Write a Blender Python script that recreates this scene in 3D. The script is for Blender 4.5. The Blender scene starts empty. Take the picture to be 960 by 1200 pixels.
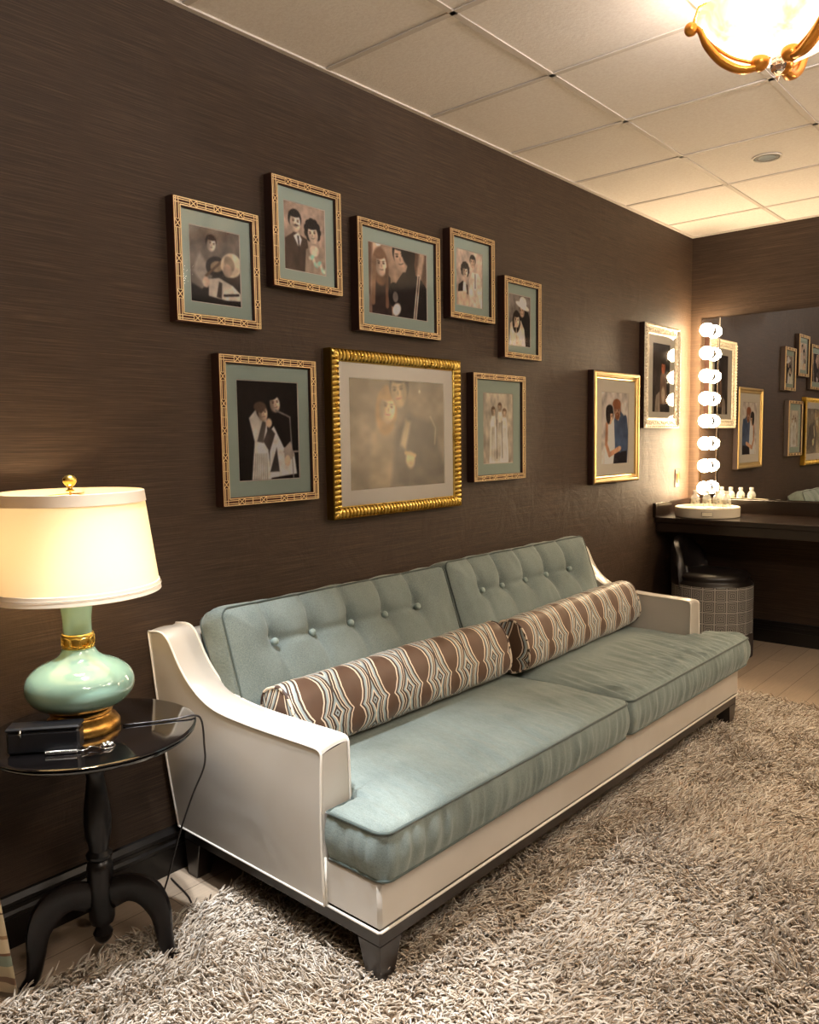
import bpy, math, random
import numpy as np
from mathutils import Vector, Matrix, noise

PI = math.pi
scene = bpy.context.scene
random.seed(7)

# ------------------------------------------------------------------ camera, world, lights, exposure
def make_camera():
    a, b, c, f = 0.7172, -0.0897, -0.0146, 945.67
    F = Vector((-math.sin(a) * math.cos(b), math.cos(a) * math.cos(b), math.sin(b)))
    r = Vector((math.cos(a), math.sin(a), 0)); u = r.cross(F)
    R = r * math.cos(c) + u * math.sin(c); U = u * math.cos(c) - r * math.sin(c)
    cd = bpy.data.cameras.new('camera'); co = bpy.data.objects.new('camera', cd)
    scene.collection.objects.link(co)
    m = Matrix((R, U, -F)).transposed().to_4x4(); m.translation = (2.28, 0, 1.405)
    co.matrix_world = m
    cd.sensor_fit = 'HORIZONTAL'; cd.sensor_width = 36; cd.lens = f / 960 * 36
    cd.clip_start = .02; cd.clip_end = 50
    scene.camera = co
make_camera()

scene.view_settings.view_transform = 'Standard'
scene.view_settings.look = 'None'
scene.view_settings.gamma = 1
scene.view_settings.use_curve_mapping = False
scene.view_settings.exposure = 0.12
try:
    scene.cycles.use_denoising = True
    scene.cycles.max_bounces = 8
    scene.cycles.diffuse_bounces = 4
    scene.cycles.glossy_bounces = 4
    scene.cycles.transmission_bounces = 6
    scene.cycles.transparent_max_bounces = 10
    scene.cycles.sample_clamp_indirect = 4
    scene.cycles.caustics_reflective = False
    scene.cycles.caustics_refractive = False
except Exception:
    pass

w = bpy.data.worlds.new('world'); scene.world = w
w.use_nodes = True
w.node_tree.nodes['Background'].inputs[0].default_value = (1.0, .82, .65, 1)
w.node_tree.nodes['Background'].inputs[1].default_value = 0.02

def lamp(name, kind, loc, power, col, size=.05, spot=None, blend=.5, aim=None):
    l = bpy.data.lights.new(name, kind); o = bpy.data.objects.new(name, l)
    scene.collection.objects.link(o); o.location = loc
    l.energy = power; l.color = col; l.shadow_soft_size = size
    if kind == 'SPOT':
        l.spot_size = spot; l.spot_blend = blend
    if aim is not None:
        d = Vector(aim) - Vector(loc); o.rotation_euler = d.to_track_quat('-Z', 'Y').to_euler()
    return o

WARM = (1.0, .72, .42); COOL = (.93, .96, 1.0); NEUT = (1.0, .86, .70)
CEIL = 2.77
# unseen recessed lights, the down lights added to brighten the room (their cans are built further down at the same places)
DOWN = [(.42, 1.15), (1.05, .92), (2.35, .35), (2.35, 1.9), (2.3, 3.6), (3.5, 2.6)]
lamp('accent_light', 'SPOT', (.42, 1.15, CEIL - .02), 230, COOL, .03, .98, .55, (1.0, 1.28, 0))
lamp('accent_light', 'SPOT', (1.05, .92, CEIL - .02), 330, COOL, .03, .66, .6, (.72, 1.02, 0))
lamp('added_down_light', 'SPOT', (2.35, .35, CEIL - .02), 30, (1.0, .84, .68), .05, 2.3, .8, (1.7, .9, 0))
lamp('added_down_light', 'SPOT', (2.35, 1.9, CEIL - .02), 28, (1.0, .78, .56), .05, 2.3, .8, (2.1, 1.9, 0))
lamp('added_down_light', 'SPOT', (2.3, 3.6, CEIL - .02), 100, (1.0, .80, .56), .05, 2.3, .8, (1.9, 3.6, 0))
lamp('added_down_light', 'SPOT', (3.5, 2.6, CEIL - .02), 40, NEUT, .05, 2.3, .8, (3.2, 2.6, 0))

# ------------------------------------------------------------------ helpers
def srgb(r, g, b):
    f = lambda c: (c / 255 / 12.92) if c / 255 <= .04045 else ((c / 255 + .055) / 1.055) ** 2.4
    return (f(r), f(g), f(b))

def mat(name, col, rough=.5, metal=0., spec=.5, sheen=0., coat=0., emit=None, estr=0., sheen_r=.4):
    m = bpy.data.materials.new(name); m.use_nodes = True
    p = m.node_tree.nodes['Principled BSDF']
    p.inputs['Base Color'].default_value = (*col, 1)
    p.inputs['Roughness'].default_value = rough
    p.inputs['Metallic'].default_value = metal
    p.inputs['Specular IOR Level'].default_value = spec
    p.inputs['Sheen Weight'].default_value = sheen
    p.inputs['Sheen Roughness'].default_value = sheen_r
    p.inputs['Coat Weight'].default_value = coat
    p.inputs['Coat Roughness'].default_value = .05
    if emit:
        p.inputs['Emission Color'].default_value = (*emit, 1); p.inputs['Emission Strength'].default_value = estr
    return m

class N:
    """small node graph helper"""
    def __init__(s, m):
        s.t = m.node_tree; s.n = s.t.nodes; s.l = s.t.links; s.p = s.n.get('Principled BSDF')
    def add(s, typ, ins=None, **kw):
        n = s.n.new(typ)
        for k, v in kw.items(): setattr(n, k, v)
        for k, v in (ins or {}).items():
            if isinstance(v, bpy.types.NodeSocket): s.l.new(v, n.inputs[k])
            else: n.inputs[k].default_value = v
        return n
    def coord(s, scale=(1, 1, 1), rot=(0, 0, 0), out='Object', src=None):
        tc = s.add('ShaderNodeTexCoord')
        mp = s.add('ShaderNodeMapping', {'Vector': src or tc.outputs[out]})
        mp.inputs['Scale'].default_value = scale; mp.inputs['Rotation'].default_value = rot
        return mp.outputs[0]
    def noise(s, vec, scale=5, detail=3, rough=.5, dist=0):
        return s.add('ShaderNodeTexNoise', {'Vector': vec, 'Scale': scale, 'Detail': detail, 'Roughness': rough, 'Distortion': dist}).outputs['Fac']
    def math(s, op, a, b=0., c=0.):
        n = s.add('ShaderNodeMath', operation=op)
        for i, v in enumerate((a, b, c)):
            if isinstance(v, bpy.types.NodeSocket): s.l.new(v, n.inputs[i])
            else: n.inputs[i].default_value = v
        return n.outputs[0]
    def ramp(s, fac, stops, interp='LINEAR'):
        n = s.add('ShaderNodeValToRGB', {'Fac': fac}); n.color_ramp.interpolation = interp
        e = n.color_ramp.elements
        while len(e) < len(stops): e.new(.5)
        for i, (p, c) in enumerate(stops):
            e[i].position = p; e[i].color = (*c, 1) if len(c) == 3 else c
        return n.outputs['Color']
    def mix(s, fac, a, b, blend='MIX'):
        n = s.add('ShaderNodeMix', data_type='RGBA', blend_type=blend)
        for i, v in ((0, fac), (6, a), (7, b)):
            if isinstance(v, bpy.types.NodeSocket): s.l.new(v, n.inputs[i])
            else: n.inputs[i].default_value = (*v, 1) if isinstance(v, tuple) and len(v) == 3 else v
        return n.outputs[2]
    def bump(s, h, strength=.3, dist=.002, nrm=None):
        d = {'Height': h, 'Strength': strength, 'Distance': dist}
        if nrm: d['Normal'] = nrm
        b = s.add('ShaderNodeBump', d)
        s.l.new(b.outputs[0], s.p.inputs['Normal']); return b.outputs[0]
    def col(s, c): s.l.new(c, s.p.inputs['Base Color'])
    def rough(s, c): s.l.new(c, s.p.inputs['Roughness'])

class MB:
    def __init__(s): s.v = []; s.f = []; s.m = []; s.uv = None
    def add(s, vs, fs, m=0):
        o = len(s.v); s.v += [tuple(p) for p in vs]
        s.f += [tuple(i + o for i in f) for f in fs]; s.m += [m] * len(fs)
        return s
    def box(s, x0, x1, y0, y1, z0, z1, m=0, ch=0.):
        if ch > 0:   # chamfered box
            xs = (x0, x1); ys = (y0, y1); zs = (z0, z1); vs = []; idx = {}
            for i in (0, 1):
                for j in (0, 1):
                    for k in (0, 1):
                        sx = 1 if i == 0 else -1; sy = 1 if j == 0 else -1; sz = 1 if k == 0 else -1
                        for a, d in enumerate(((0, 1, 1), (1, 0, 1), (1, 1, 0))):
                            idx[(i, j, k, a)] = len(vs)
                            vs.append((xs[i] + sx * ch * d[0], ys[j] + sy * ch * d[1], zs[k] + sz * ch * d[2]))
            fs = []
            g = lambda i, j, k, a: idx[(i, j, k, a)]
            for i in (0, 1): fs.append([g(i, 0, 0, 0), g(i, 1, 0, 0), g(i, 1, 1, 0), g(i, 0, 1, 0)][::(-1 if i == 0 else 1)])
            for j in (0, 1): fs.append([g(0, j, 0, 1), g(1, j, 0, 1), g(1, j, 1, 1), g(0, j, 1, 1)][::(1 if j == 0 else -1)])
            for k in (0, 1): fs.append([g(0, 0, k, 2), g(1, 0, k, 2), g(1, 1, k, 2), g(0, 1, k, 2)][::(-1 if k == 0 else 1)])
            for i in (0, 1):
                for j in (0, 1): fs.append([g(i, j, 0, 0), g(i, j, 1, 0), g(i, j, 1, 1), g(i, j, 0, 1)])
                for k in (0, 1): fs.append([g(i, 0, k, 0), g(i, 1, k, 0), g(i, 1, k, 2), g(i, 0, k, 2)])
            for j in (0, 1):
                for k in (0, 1): fs.append([g(0, j, k, 1), g(1, j, k, 1), g(1, j, k, 2), g(0, j, k, 2)])
            for i in (0, 1):
                for j in (0, 1):
                    for k in (0, 1): fs.append([g(i, j, k, 0), g(i, j, k, 1), g(i, j, k, 2)])
            return s.add(vs, fs, m)
        vs = [(x, y, z) for x in (x0, x1) for y in (y0, y1) for z in (z0, z1)]
        return s.add(vs, [(0, 1, 3, 2), (4, 6, 7, 5), (0, 4, 5, 1), (2, 3, 7, 6), (0, 2, 6, 4), (1, 5, 7, 3)], m)
    def tube(s, pts, r, n=8, closed=False, m=0, flat=1.0):
        P = [Vector(p) for p in pts]; k = len(P); vs = []; fs = []
        rr = r if isinstance(r, (list, tuple)) else [r] * k
        up = None
        for i in range(k):
            if closed: t = P[(i + 1) % k] - P[i - 1]
            else: t = P[min(i + 1, k - 1)] - P[max(i - 1, 0)]
            if t.length < 1e-9: t = Vector((0, 0, 1))
            t.normalize()
            if up is None:
                up = Vector((0, 0, 1)) if abs(t.z) < .9 else Vector((1, 0, 0))
            a = t.cross(up)
            if a.length < 1e-6: a = t.orthogonal()
            a.normalize(); b = a.cross(t); b.normalize(); up = b
            for j in range(n):
                an = 2 * PI * j / n
                vs.append(P[i] + (a * math.cos(an) + b * math.sin(an) * flat) * rr[i])
        for i in range(k if closed else k - 1):
            i2 = (i + 1) % k
            for j in range(n):
                j2 = (j + 1) % n
                fs.append((i * n + j, i * n + j2, i2 * n + j2, i2 * n + j))
        if not closed:
            fs.append(tuple(range(n))[::-1]); fs.append(tuple((k - 1) * n + j for j in range(n)))
        return s.add(vs, fs, m)
    def lathe(s, prof, c=(0, 0, 0), n=48, m=0, cap=True):
        vs = []; fs = []
        for r, z in prof:
            for j in range(n):
                a = 2 * PI * j / n; vs.append((c[0] + r * math.cos(a), c[1] + r * math.sin(a), c[2] + z))
        for i in range(len(prof) - 1):
            for j in range(n):
                j2 = (j + 1) % n; fs.append((i * n + j, i * n + j2, (i + 1) * n + j2, (i + 1) * n + j))
        if cap:
            if prof[0][0] > 1e-4: fs.append(tuple(range(n))[::-1])
            if prof[-1][0] > 1e-4: fs.append(tuple((len(prof) - 1) * n + j for j in range(n)))
        return s.add(vs, fs, m)
    def sphere(s, c, r, n=16, m=0, sc=(1, 1, 1)):
        pr = [(max(1e-5, math.sin(PI * i / n)) * r, -math.cos(PI * i / n) * r) for i in range(n + 1)]
        o = len(s.v); s.lathe(pr, (0, 0, 0), n * 2, m, False)
        for i in range(o, len(s.v)):
            x, y, z = s.v[i]; s.v[i] = (c[0] + x * sc[0], c[1] + y * sc[1], c[2] + z * sc[2])
        return s
    def surf(s, P, m=0, flip=False):
        """P[i][j] grid of points"""
        a = len(P); b = len(P[0]); vs = [p for row in P for p in row]; fs = []
        for i in range(a - 1):
            for j in range(b - 1):
                f = (i * b + j, i * b + j + 1, (i + 1) * b + j + 1, (i + 1) * b + j)
                fs.append(f[::-1] if flip else f)
        return s.add(vs, fs, m)
    def xf(s, M, start=0):
        for i in range(start, len(s.v)): s.v[i] = tuple(M @ Vector(s.v[i]))
        return s
    def build(s, name, mats, parent=None, smooth=35, bevel=0., subsurf=0, seg=2, recalc=True):
        me = bpy.data.meshes.new(name); me.from_pydata(s.v, [], s.f); me.validate(); me.update()
        if not isinstance(mats, (list, tuple)): mats = [mats]
        for q in mats: me.materials.append(q)
        if len(me.polygons) == len(s.m): me.polygons.foreach_set('material_index', s.m)
        import bmesh
        if recalc: bm = bmesh.new(); bm.from_mesh(me); bmesh.ops.recalc_face_normals(bm, faces=bm.faces); bm.to_mesh(me); bm.free()
        if smooth:
            me.polygons.foreach_set('use_smooth', [True] * len(me.polygons))
            if smooth < 180: me.set_sharp_from_angle(angle=math.radians(smooth))
        o = bpy.data.objects.new(name, me); scene.collection.objects.link(o)
        if parent: o.parent = parent
        if bevel:
            b = o.modifiers.new('bevel', 'BEVEL'); b.width = bevel; b.segments = seg; b.limit_method = 'ANGLE'; b.angle_limit = math.radians(40)
        if subsurf:
            b = o.modifiers.new('sub', 'SUBSURF'); b.levels = subsurf; b.render_levels = subsurf
        return o

def thing(name, label, cat, loc=(0, 0, 0), rz=0, group=None):
    o = bpy.data.objects.new(name, None); scene.collection.objects.link(o)
    o.location = loc; o.rotation_euler = (0, 0, rz); o['label'] = label; o['category'] = cat
    if group: o['group'] = group
    o.empty_display_size = .05
    return o
def tag(o, label, cat, group=None):
    o['label'] = label; o['category'] = cat
    if group: o['group'] = group
    return o
def struct(o, label=None):
    o['kind'] = 'structure'
    if label: o['label'] = label
    return o
def copy_tree(o, parent=None):
    c = o.copy(); scene.collection.objects.link(c); c.parent = parent
    for ch in list(o.children): copy_tree(ch, c)
    return c

def smoothpath(pts, n=8, closed=False):
    """Catmull-Rom through points"""
    P = [Vector(p) for p in pts]; k = len(P); out = []
    for i in range(k if closed else k - 1):
        p0 = P[(i - 1) % k] if closed or i > 0 else P[0] * 2 - P[1]
        p1 = P[i]; p2 = P[(i + 1) % k]
        p3 = P[(i + 2) % k] if closed or i + 2 < k else P[-1] * 2 - P[-2]
        for j in range(n):
            t = j / n
            out.append(.5 * ((2 * p1) + (p2 - p0) * t + (2 * p0 - 5 * p1 + 4 * p2 - p3) * t * t + (3 * p1 - p0 - 3 * p2 + p3) * t ** 3))
    if not closed: out.append(P[-1])
    return out

# ------------------------------------------------------------------ materials
def wallpaper():
    m = mat('brown_grasscloth', (.05, .03, .02), .6, spec=.3)
    g = N(m)
    v = g.coord((1.5, 1.5, 160)); a = g.noise(v, 2.2, 4, .6)
    v2 = g.coord((5, 5, 520)); b = g.noise(v2, 2.0, 2, .5)
    v3 = g.coord((70, 70, 6)); c3 = g.noise(v3, 4, 2, .5)
    h = g.math('ADD', g.math('MULTIPLY', a, .6), g.math('MULTIPLY', b, .4))
    c = g.ramp(h, [(.30, srgb(35, 26, 19)), (.5, srgb(57, 43, 32)), (.68, srgb(84, 66, 50))])
    g.col(c)
    # broad uneven hanging of the paper, seen under grazing light
    v4 = g.coord((1, 1, 1)); lo = g.noise(v4, 5, 3, .6, 1.2)
    b1 = g.add('ShaderNodeBump', {'Height': lo, 'Strength': .35, 'Distance': .012})
    b2 = g.add('ShaderNodeBump', {'Height': g.math('ADD', h, g.math('MULTIPLY', c3, .25)), 'Strength': .6, 'Distance': .0018, 'Normal': b1.outputs[0]})
    g.l.new(b2.outputs[0], g.p.inputs['Normal'])
    return m
M_wall = wallpaper()

M_tile = mat('ceiling_tile', srgb(214, 205, 196), .9, spec=.2)
g = N(M_tile); v = g.coord((1, 1, 1)); nn = g.noise(v, 90, 4, .6)
g.col(g.ramp(nn, [(.3, srgb(226, 218, 210)), (.65, srgb(236, 230, 223))])); g.bump(nn, .3, .003)
M_tbar = mat('ceiling_bar', srgb(205, 196, 187), .6, spec=.2)
M_void = mat('ceiling_void', srgb(40, 34, 30), .9)

def floor_mat():
    m = mat('pale_plank_floor', (.3, .25, .2), .38, spec=.4)
    g = N(m)
    v = g.coord((1, 1, 1), (0, 0, PI / 2))
    br = g.add('ShaderNodeTexBrick', {'Vector': v, 'Scale': 1.0, 'Mortar Size': .0018, 'Brick Width': 1.3, 'Row Height': .14,
               'Color1': (*srgb(176, 158, 138), 1), 'Color2': (*srgb(192, 174, 152), 1), 'Mortar': (*srgb(120, 104, 88), 1)})
    br.offset = .37
    gr = g.noise(g.coord((40, 2.5, 1)), 3, 5, .65, .6)
    c = g.mix(.55, br.outputs['Color'], g.ramp(gr, [(.3, srgb(108, 92, 80)), (.65, srgb(196, 180, 162))]), 'MULTIPLY')
    c = g.mix(.35, c, br.outputs['Color'])
    g.col(c); g.bump(gr, .15, .001)
    return m
M_floor = floor_mat()

M_dark = mat('espresso_wood', srgb(34, 24, 20), .28, spec=.5, coat=.25)
g = N(M_dark); gr = g.noise(g.coord((3, 3, 60)), 3, 4, .6, .4)
g.col(g.ramp(gr, [(.3, srgb(18, 12, 10)), (.7, srgb(34, 24, 19))]))
M_counter = mat('dark_counter', srgb(44, 31, 25), .22, spec=.5)
g = N(M_counter); gr = g.noise(g.coord((2, 50, 50)), 3, 4, .6, .4)
g.col(g.ramp(gr, [(.3, srgb(22, 15, 12)), (.7, srgb(38, 27, 21))]))
M_base = mat('baseboard_paint', srgb(15, 11, 9), .35, spec=.5)
M_lacquer = mat('black_lacquer', srgb(12, 10, 10), .08, spec=.6, coat=.6)
M_lacq2 = mat('black_lacquer_worn', srgb(18, 13, 12), .3, spec=.3)
g = N(M_lacq2); gr = g.noise(g.coord((6, 6, 6)), 4, 4, .6)
g.col(g.ramp(gr, [(.35, srgb(8, 7, 7)), (.75, srgb(20, 12, 11))]))

def leather():
    m = mat('pearl_leather', srgb(196, 187, 172), .3, spec=.5, coat=.25)
    g = N(m)
    m.node_tree.nodes['Principled BSDF'].inputs['Coat Roughness'].default_value = .25
    lo = g.noise(g.coord((1, 1, 1)), 3.2, 2, .5, .4); hi = g.noise(g.coord((1, 1, 1)), 260, 2, .5)
    b1 = g.add('ShaderNodeBump', {'Height': lo, 'Strength': .45, 'Distance': .02})
    b2 = g.add('ShaderNodeBump', {'Height': hi, 'Strength': .06, 'Distance': .001, 'Normal': b1.outputs[0]})
    g.l.new(b2.outputs[0], g.p.inputs['Normal'])
    g.col(g.ramp(g.noise(g.coord((1, 1, 1)), 2, 3), [(.3, srgb(176, 169, 158)), (.7, srgb(194, 188, 178))]))
    return m
M_leather = leather()
M_piping = mat('pearl_piping', srgb(226, 220, 208), .3, coat=.3)

def velvet(name, c0, c1):
    m = mat(name, c0, .85, spec=.2, sheen=.5, sheen_r=.35)
    m.node_tree.nodes['Principled BSDF'].inputs['Sheen Tint'].default_value = (*srgb(205, 210, 205), 1)
    g = N(m)
    fine = g.noise(g.coord((1, 1, 1)), 420, 2, .7)
    mid = g.noise(g.coord((6, 60, 60)), 5, 3, .6)
    broad = g.noise(g.coord((1, 1, 1)), 5, 3, .5)
    f = g.math('ADD', g.math('MULTIPLY', fine, .45), g.math('ADD', g.math('MULTIPLY', mid, .25), g.math('MULTIPLY', broad, .3)))
    g.col(g.ramp(f, [(.36, c0), (.64, c1)]))
    g.bump(g.math('ADD', fine, mid), .35, .0012)
    return m
M_teal = velvet('teal_velvet', srgb(92, 103, 100), srgb(136, 147, 142))
M_tealp = mat('teal_piping', srgb(64, 76, 72), .7, sheen=.3)
M_button = mat('teal_button', srgb(138, 154, 148), .6, sheen=.3)

def bolster_mat():
    m = mat('ogee_fabric', srgb(95, 68, 52), .5, spec=.4, sheen=.2)
    g = N(m)
    uv = g.add('ShaderNodeUVMap', uv_map='UVMap').outputs[0]
    sp = g.add('ShaderNodeSeparateXYZ', {'Vector': uv})
    nz = g.noise(uv, 2.2, 2, .5)
    U = g.math('ADD', sp.outputs[0], g.math('MULTIPLY', g.math('SUBTRACT', nz, .5), .10)); V = sp.outputs[1]
    fu = g.math('FRACT', U)
    s = g.math('ABSOLUTE', g.math('SUBTRACT', fu, .5))          # 0 at a column's middle, .5 between columns
    vv = g.math('FRACT', V)
    # half width of the onion shape along the height
    d = g.ramp(vv, [(0.0, (.06,) * 3), (.07, (.15,) * 3), (.15, (.18,) * 3), (.22, (.13,) * 3), (.26, (.06,) * 3), (.30, (.13,) * 3), (.38, (.21,) * 3), (.47, (.245,) * 3), (.56, (.215,) * 3), (.68, (.13,) * 3), (.80, (.07,) * 3), (.92, (.01,) * 3), (1.0, (.0,) * 3)], 'LINEAR')
    t = g.math('ADD', g.math('SUBTRACT', s, d), .35)
    br = srgb(88, 64, 48); dk = srgb(66, 50, 41); cr = srgb(232, 214, 190); bl = srgb(160, 174, 176); ta = srgb(150, 122, 98)
    c = g.ramp(t, [(0, br), (.35, cr), (.385, dk), (.43, bl), (.485, cr), (.505, dk), (.545, cr), (.565, dk), (.61, bl), (.66, cr), (.68, dk), (.73, bl), (.76, dk), (.79, cr), (.81, dk)], 'CONSTANT')
    g.col(c)
    fine = g.noise(g.coord((1, 1, 1)), 300, 2, .6); g.bump(fine, .2, .001)
    return m
M_bolster = bolster_mat()
M_bpipe = mat('bolster_piping', srgb(150, 130, 110), .6)
g = N(M_bpipe); wv = g.noise(g.coord((1, 1, 1)), 45, 1)
g.col(g.ramp(wv, [(.0, srgb(70, 52, 44)), (.5, srgb(225, 208, 186))], 'CONSTANT'))

M_gold = mat('gold_leaf', srgb(226, 190, 92), .28, 1.0)
g = N(M_gold); nn = g.noise(g.coord((1, 1, 1)), 40, 3)
g.col(g.ramp(nn, [(.3, srgb(216, 176, 74)), (.7, srgb(240, 212, 124))])); g.rough(g.math('ADD', g.math('MULTIPLY', nn, .25), .18))
M_oldgold = mat('antique_gold', srgb(188, 140, 64), .34, 1.0)
g = N(M_oldgold); nn = g.noise(g.coord((1, 1, 1)), 35, 4, .7)
g.col(g.ramp(nn, [(.3, srgb(128, 86, 36)), (.6, srgb(206, 160, 84))])); g.bump(nn, .2, .002)
M_darkgold = mat('shaded_gold_ground', srgb(120, 92, 30), .4, .9)
M_fretgold = mat('fret_gold', srgb(232, 204, 156), .45, .5)
M_fretbrown = mat('fret_brown', srgb(72, 34, 20), .6, spec=.2)
M_framedark = mat('frame_side', srgb(44, 24, 18), .4)
M_matteal = mat('teal_mat', srgb(180, 196, 182), .9, spec=.1)
M_matcream = mat('cream_mat', srgb(238, 230, 216), .9, spec=.1)
M_bevelw = mat('mat_bevel', srgb(225, 215, 200), .8)
M_whiteframe = mat('white_frame', srgb(222, 212, 192), .35)
g = N(M_whiteframe); nn = g.noise(g.coord((1, 1, 1)), 90, 3, .6)
g.col(g.ramp(nn, [(.35, srgb(190, 174, 146)), (.6, srgb(232, 224, 206))]))

def photo_mat(name):
    m = mat(name, (.5, .5, .5), .6, spec=.2); g = N(m)
    a = g.add('ShaderNodeAttribute', attribute_name='Col'); g.col(a.outputs['Color']); return m
M_photo = photo_mat('photo_print')

def glass_sheet(nm, ro, ior=1.5):
    m = bpy.data.materials.new(nm); m.use_nodes = True; t = m.node_tree
    t.nodes.clear()
    o = t.nodes.new('ShaderNodeOutputMaterial'); mx = t.nodes.new('ShaderNodeMixShader')
    tr = t.nodes.new('ShaderNodeBsdfTransparent'); gl = t.nodes.new('ShaderNodeBsdfGlossy'); gl.inputs['Roughness'].default_value = ro
    fr = t.nodes.new('ShaderNodeFresnel'); fr.inputs['IOR'].default_value = ior
    t.links.new(fr.outputs[0], mx.inputs[0]); t.links.new(tr.outputs[0], mx.inputs[1]); t.links.new(gl.outputs[0], mx.inputs[2]); t.links.new(mx.outputs[0], o.inputs[0])
    return m
M_glass = glass_sheet('picture_glass', .07); M_glassgold = glass_sheet('matt_picture_glass', .30, 1.5)
M_mirror = mat('mirror_silver', (.86, .86, .84), .0, 1.0)
M_chrome = mat('chrome', (.75, .74, .72), .1, 1.0)
M_silver = mat('silver', (.8, .8, .8), .18, 1.0)
M_celadon = mat('celadon_glaze', srgb(168, 200, 184), .1, spec=.5, coat=.6)
g = N(M_celadon); nn = g.noise(g.coord((1, 1, 1)), 8, 3); g.col(g.ramp(nn, [(.3, srgb(128, 162, 146)), (.7, srgb(150, 184, 166))]))
M_bulb = mat('bulb_glow', (1, 1, 1), .3, emit=(1.0, .74, .45), estr=150)
M_bowl = mat('alabaster_glow', srgb(150, 120, 84), .4, emit=(1.0, .78, .50), estr=2.4)
g = N(M_bowl); nn = g.noise(g.coord((1, 1, 1)), 7, 3, .6, 1.0)
g.l.new(g.ramp(nn, [(.35, (1.0, .55, .2)), (.6, (1.0, .84, .6))]), g.p.inputs['Emission Color'])
M_bronze = mat('bronze_plate', srgb(70, 48, 32), .35, .6)

# ------------------------------------------------------------------ the room
X1, Y0, Y1 = 4.3, -1.7, 5.653
def wall(name, x0, x1, y0, y1):
    return struct(MB().box(x0, x1, y0, y1, 0, 2.9).build(name, M_wall, smooth=0))
wall('wall_left', -.12, 0, Y0 - .12, Y1 + .12)
wall('wall_far', 0, X1, Y1, Y1 + .12)
wall('wall_right', X1, X1 + .12, Y0 - .12, Y1 + .12)
wall('wall_near', 0, X1, Y0 - .12, Y0)
struct(MB().box(-.12, X1 + .12, Y0 - .12, Y1 + .12, -.1, 0).build('floor', M_floor, smooth=0))
# suspended ceiling: tiles between bars, a dark void in the joints
cb = MB(); T = .6065; TY = .61; yo = 1.558 - 6 * TY
cb.box(-.12, X1 + .12, Y0 - .12, Y1 + .12, CEIL + .03, CEIL + .13, 2)
xs = [k * T for k in range(9)]; ys = [yo + k * TY for k in range(14)]
for i in range(len(xs) - 1):
    for j in range(len(ys) - 1):
        a, b2 = max(xs[i], .0), min(xs[i + 1], X1); c, d = max(ys[j], Y0), min(ys[j + 1], Y1)
        if b2 - a < .05 or d - c < .05: continue
        cb.box(a + .0135, b2 - .0135, c + .0135, d - .0135, CEIL + .004, CEIL + .02, 0)
for x in xs: cb.box(max(x - .011, .001), min(x + .011, X1), Y0, Y1, CEIL, CEIL + .008, 1)
for y in ys:
    if y < Y1: cb.box(.0, X1, y - .011, y + .011, CEIL, CEIL + .008, 1)
cb.box(0, X1, Y1 - .02, Y1, CEIL - .003, CEIL + .008, 1); cb.box(0, .02, Y0, Y1, CEIL - .003, CEIL + .008, 1)
struct(cb.build('ceiling', [M_tile, M_tbar, M_void], smooth=0))

def baseboard(name, p0, p1, nrm):
    prof = [(0, 0), (.018, 0), (.018, .085), (.023, .09), (.023, .10), (.016, .108), (.016, .118), (.021, .124), (.021, .134), (.010, .148), (.0, .15)]
    P = []
    for (d, z) in prof:
        P.append([(p[0] + nrm[0] * d, p[1] + nrm[1] * d, z) for p in (p0, p1)])
    return struct(MB().surf(P).build(name, M_base, smooth=20))
baseboard('baseboard_left', (0, Y0), (0, Y1), (1, 0))
baseboard('baseboard_far', (0, Y1), (X1, Y1), (0, -1))
baseboard('baseboard_right', (X1, Y0), (X1, Y1), (-1, 0))

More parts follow.
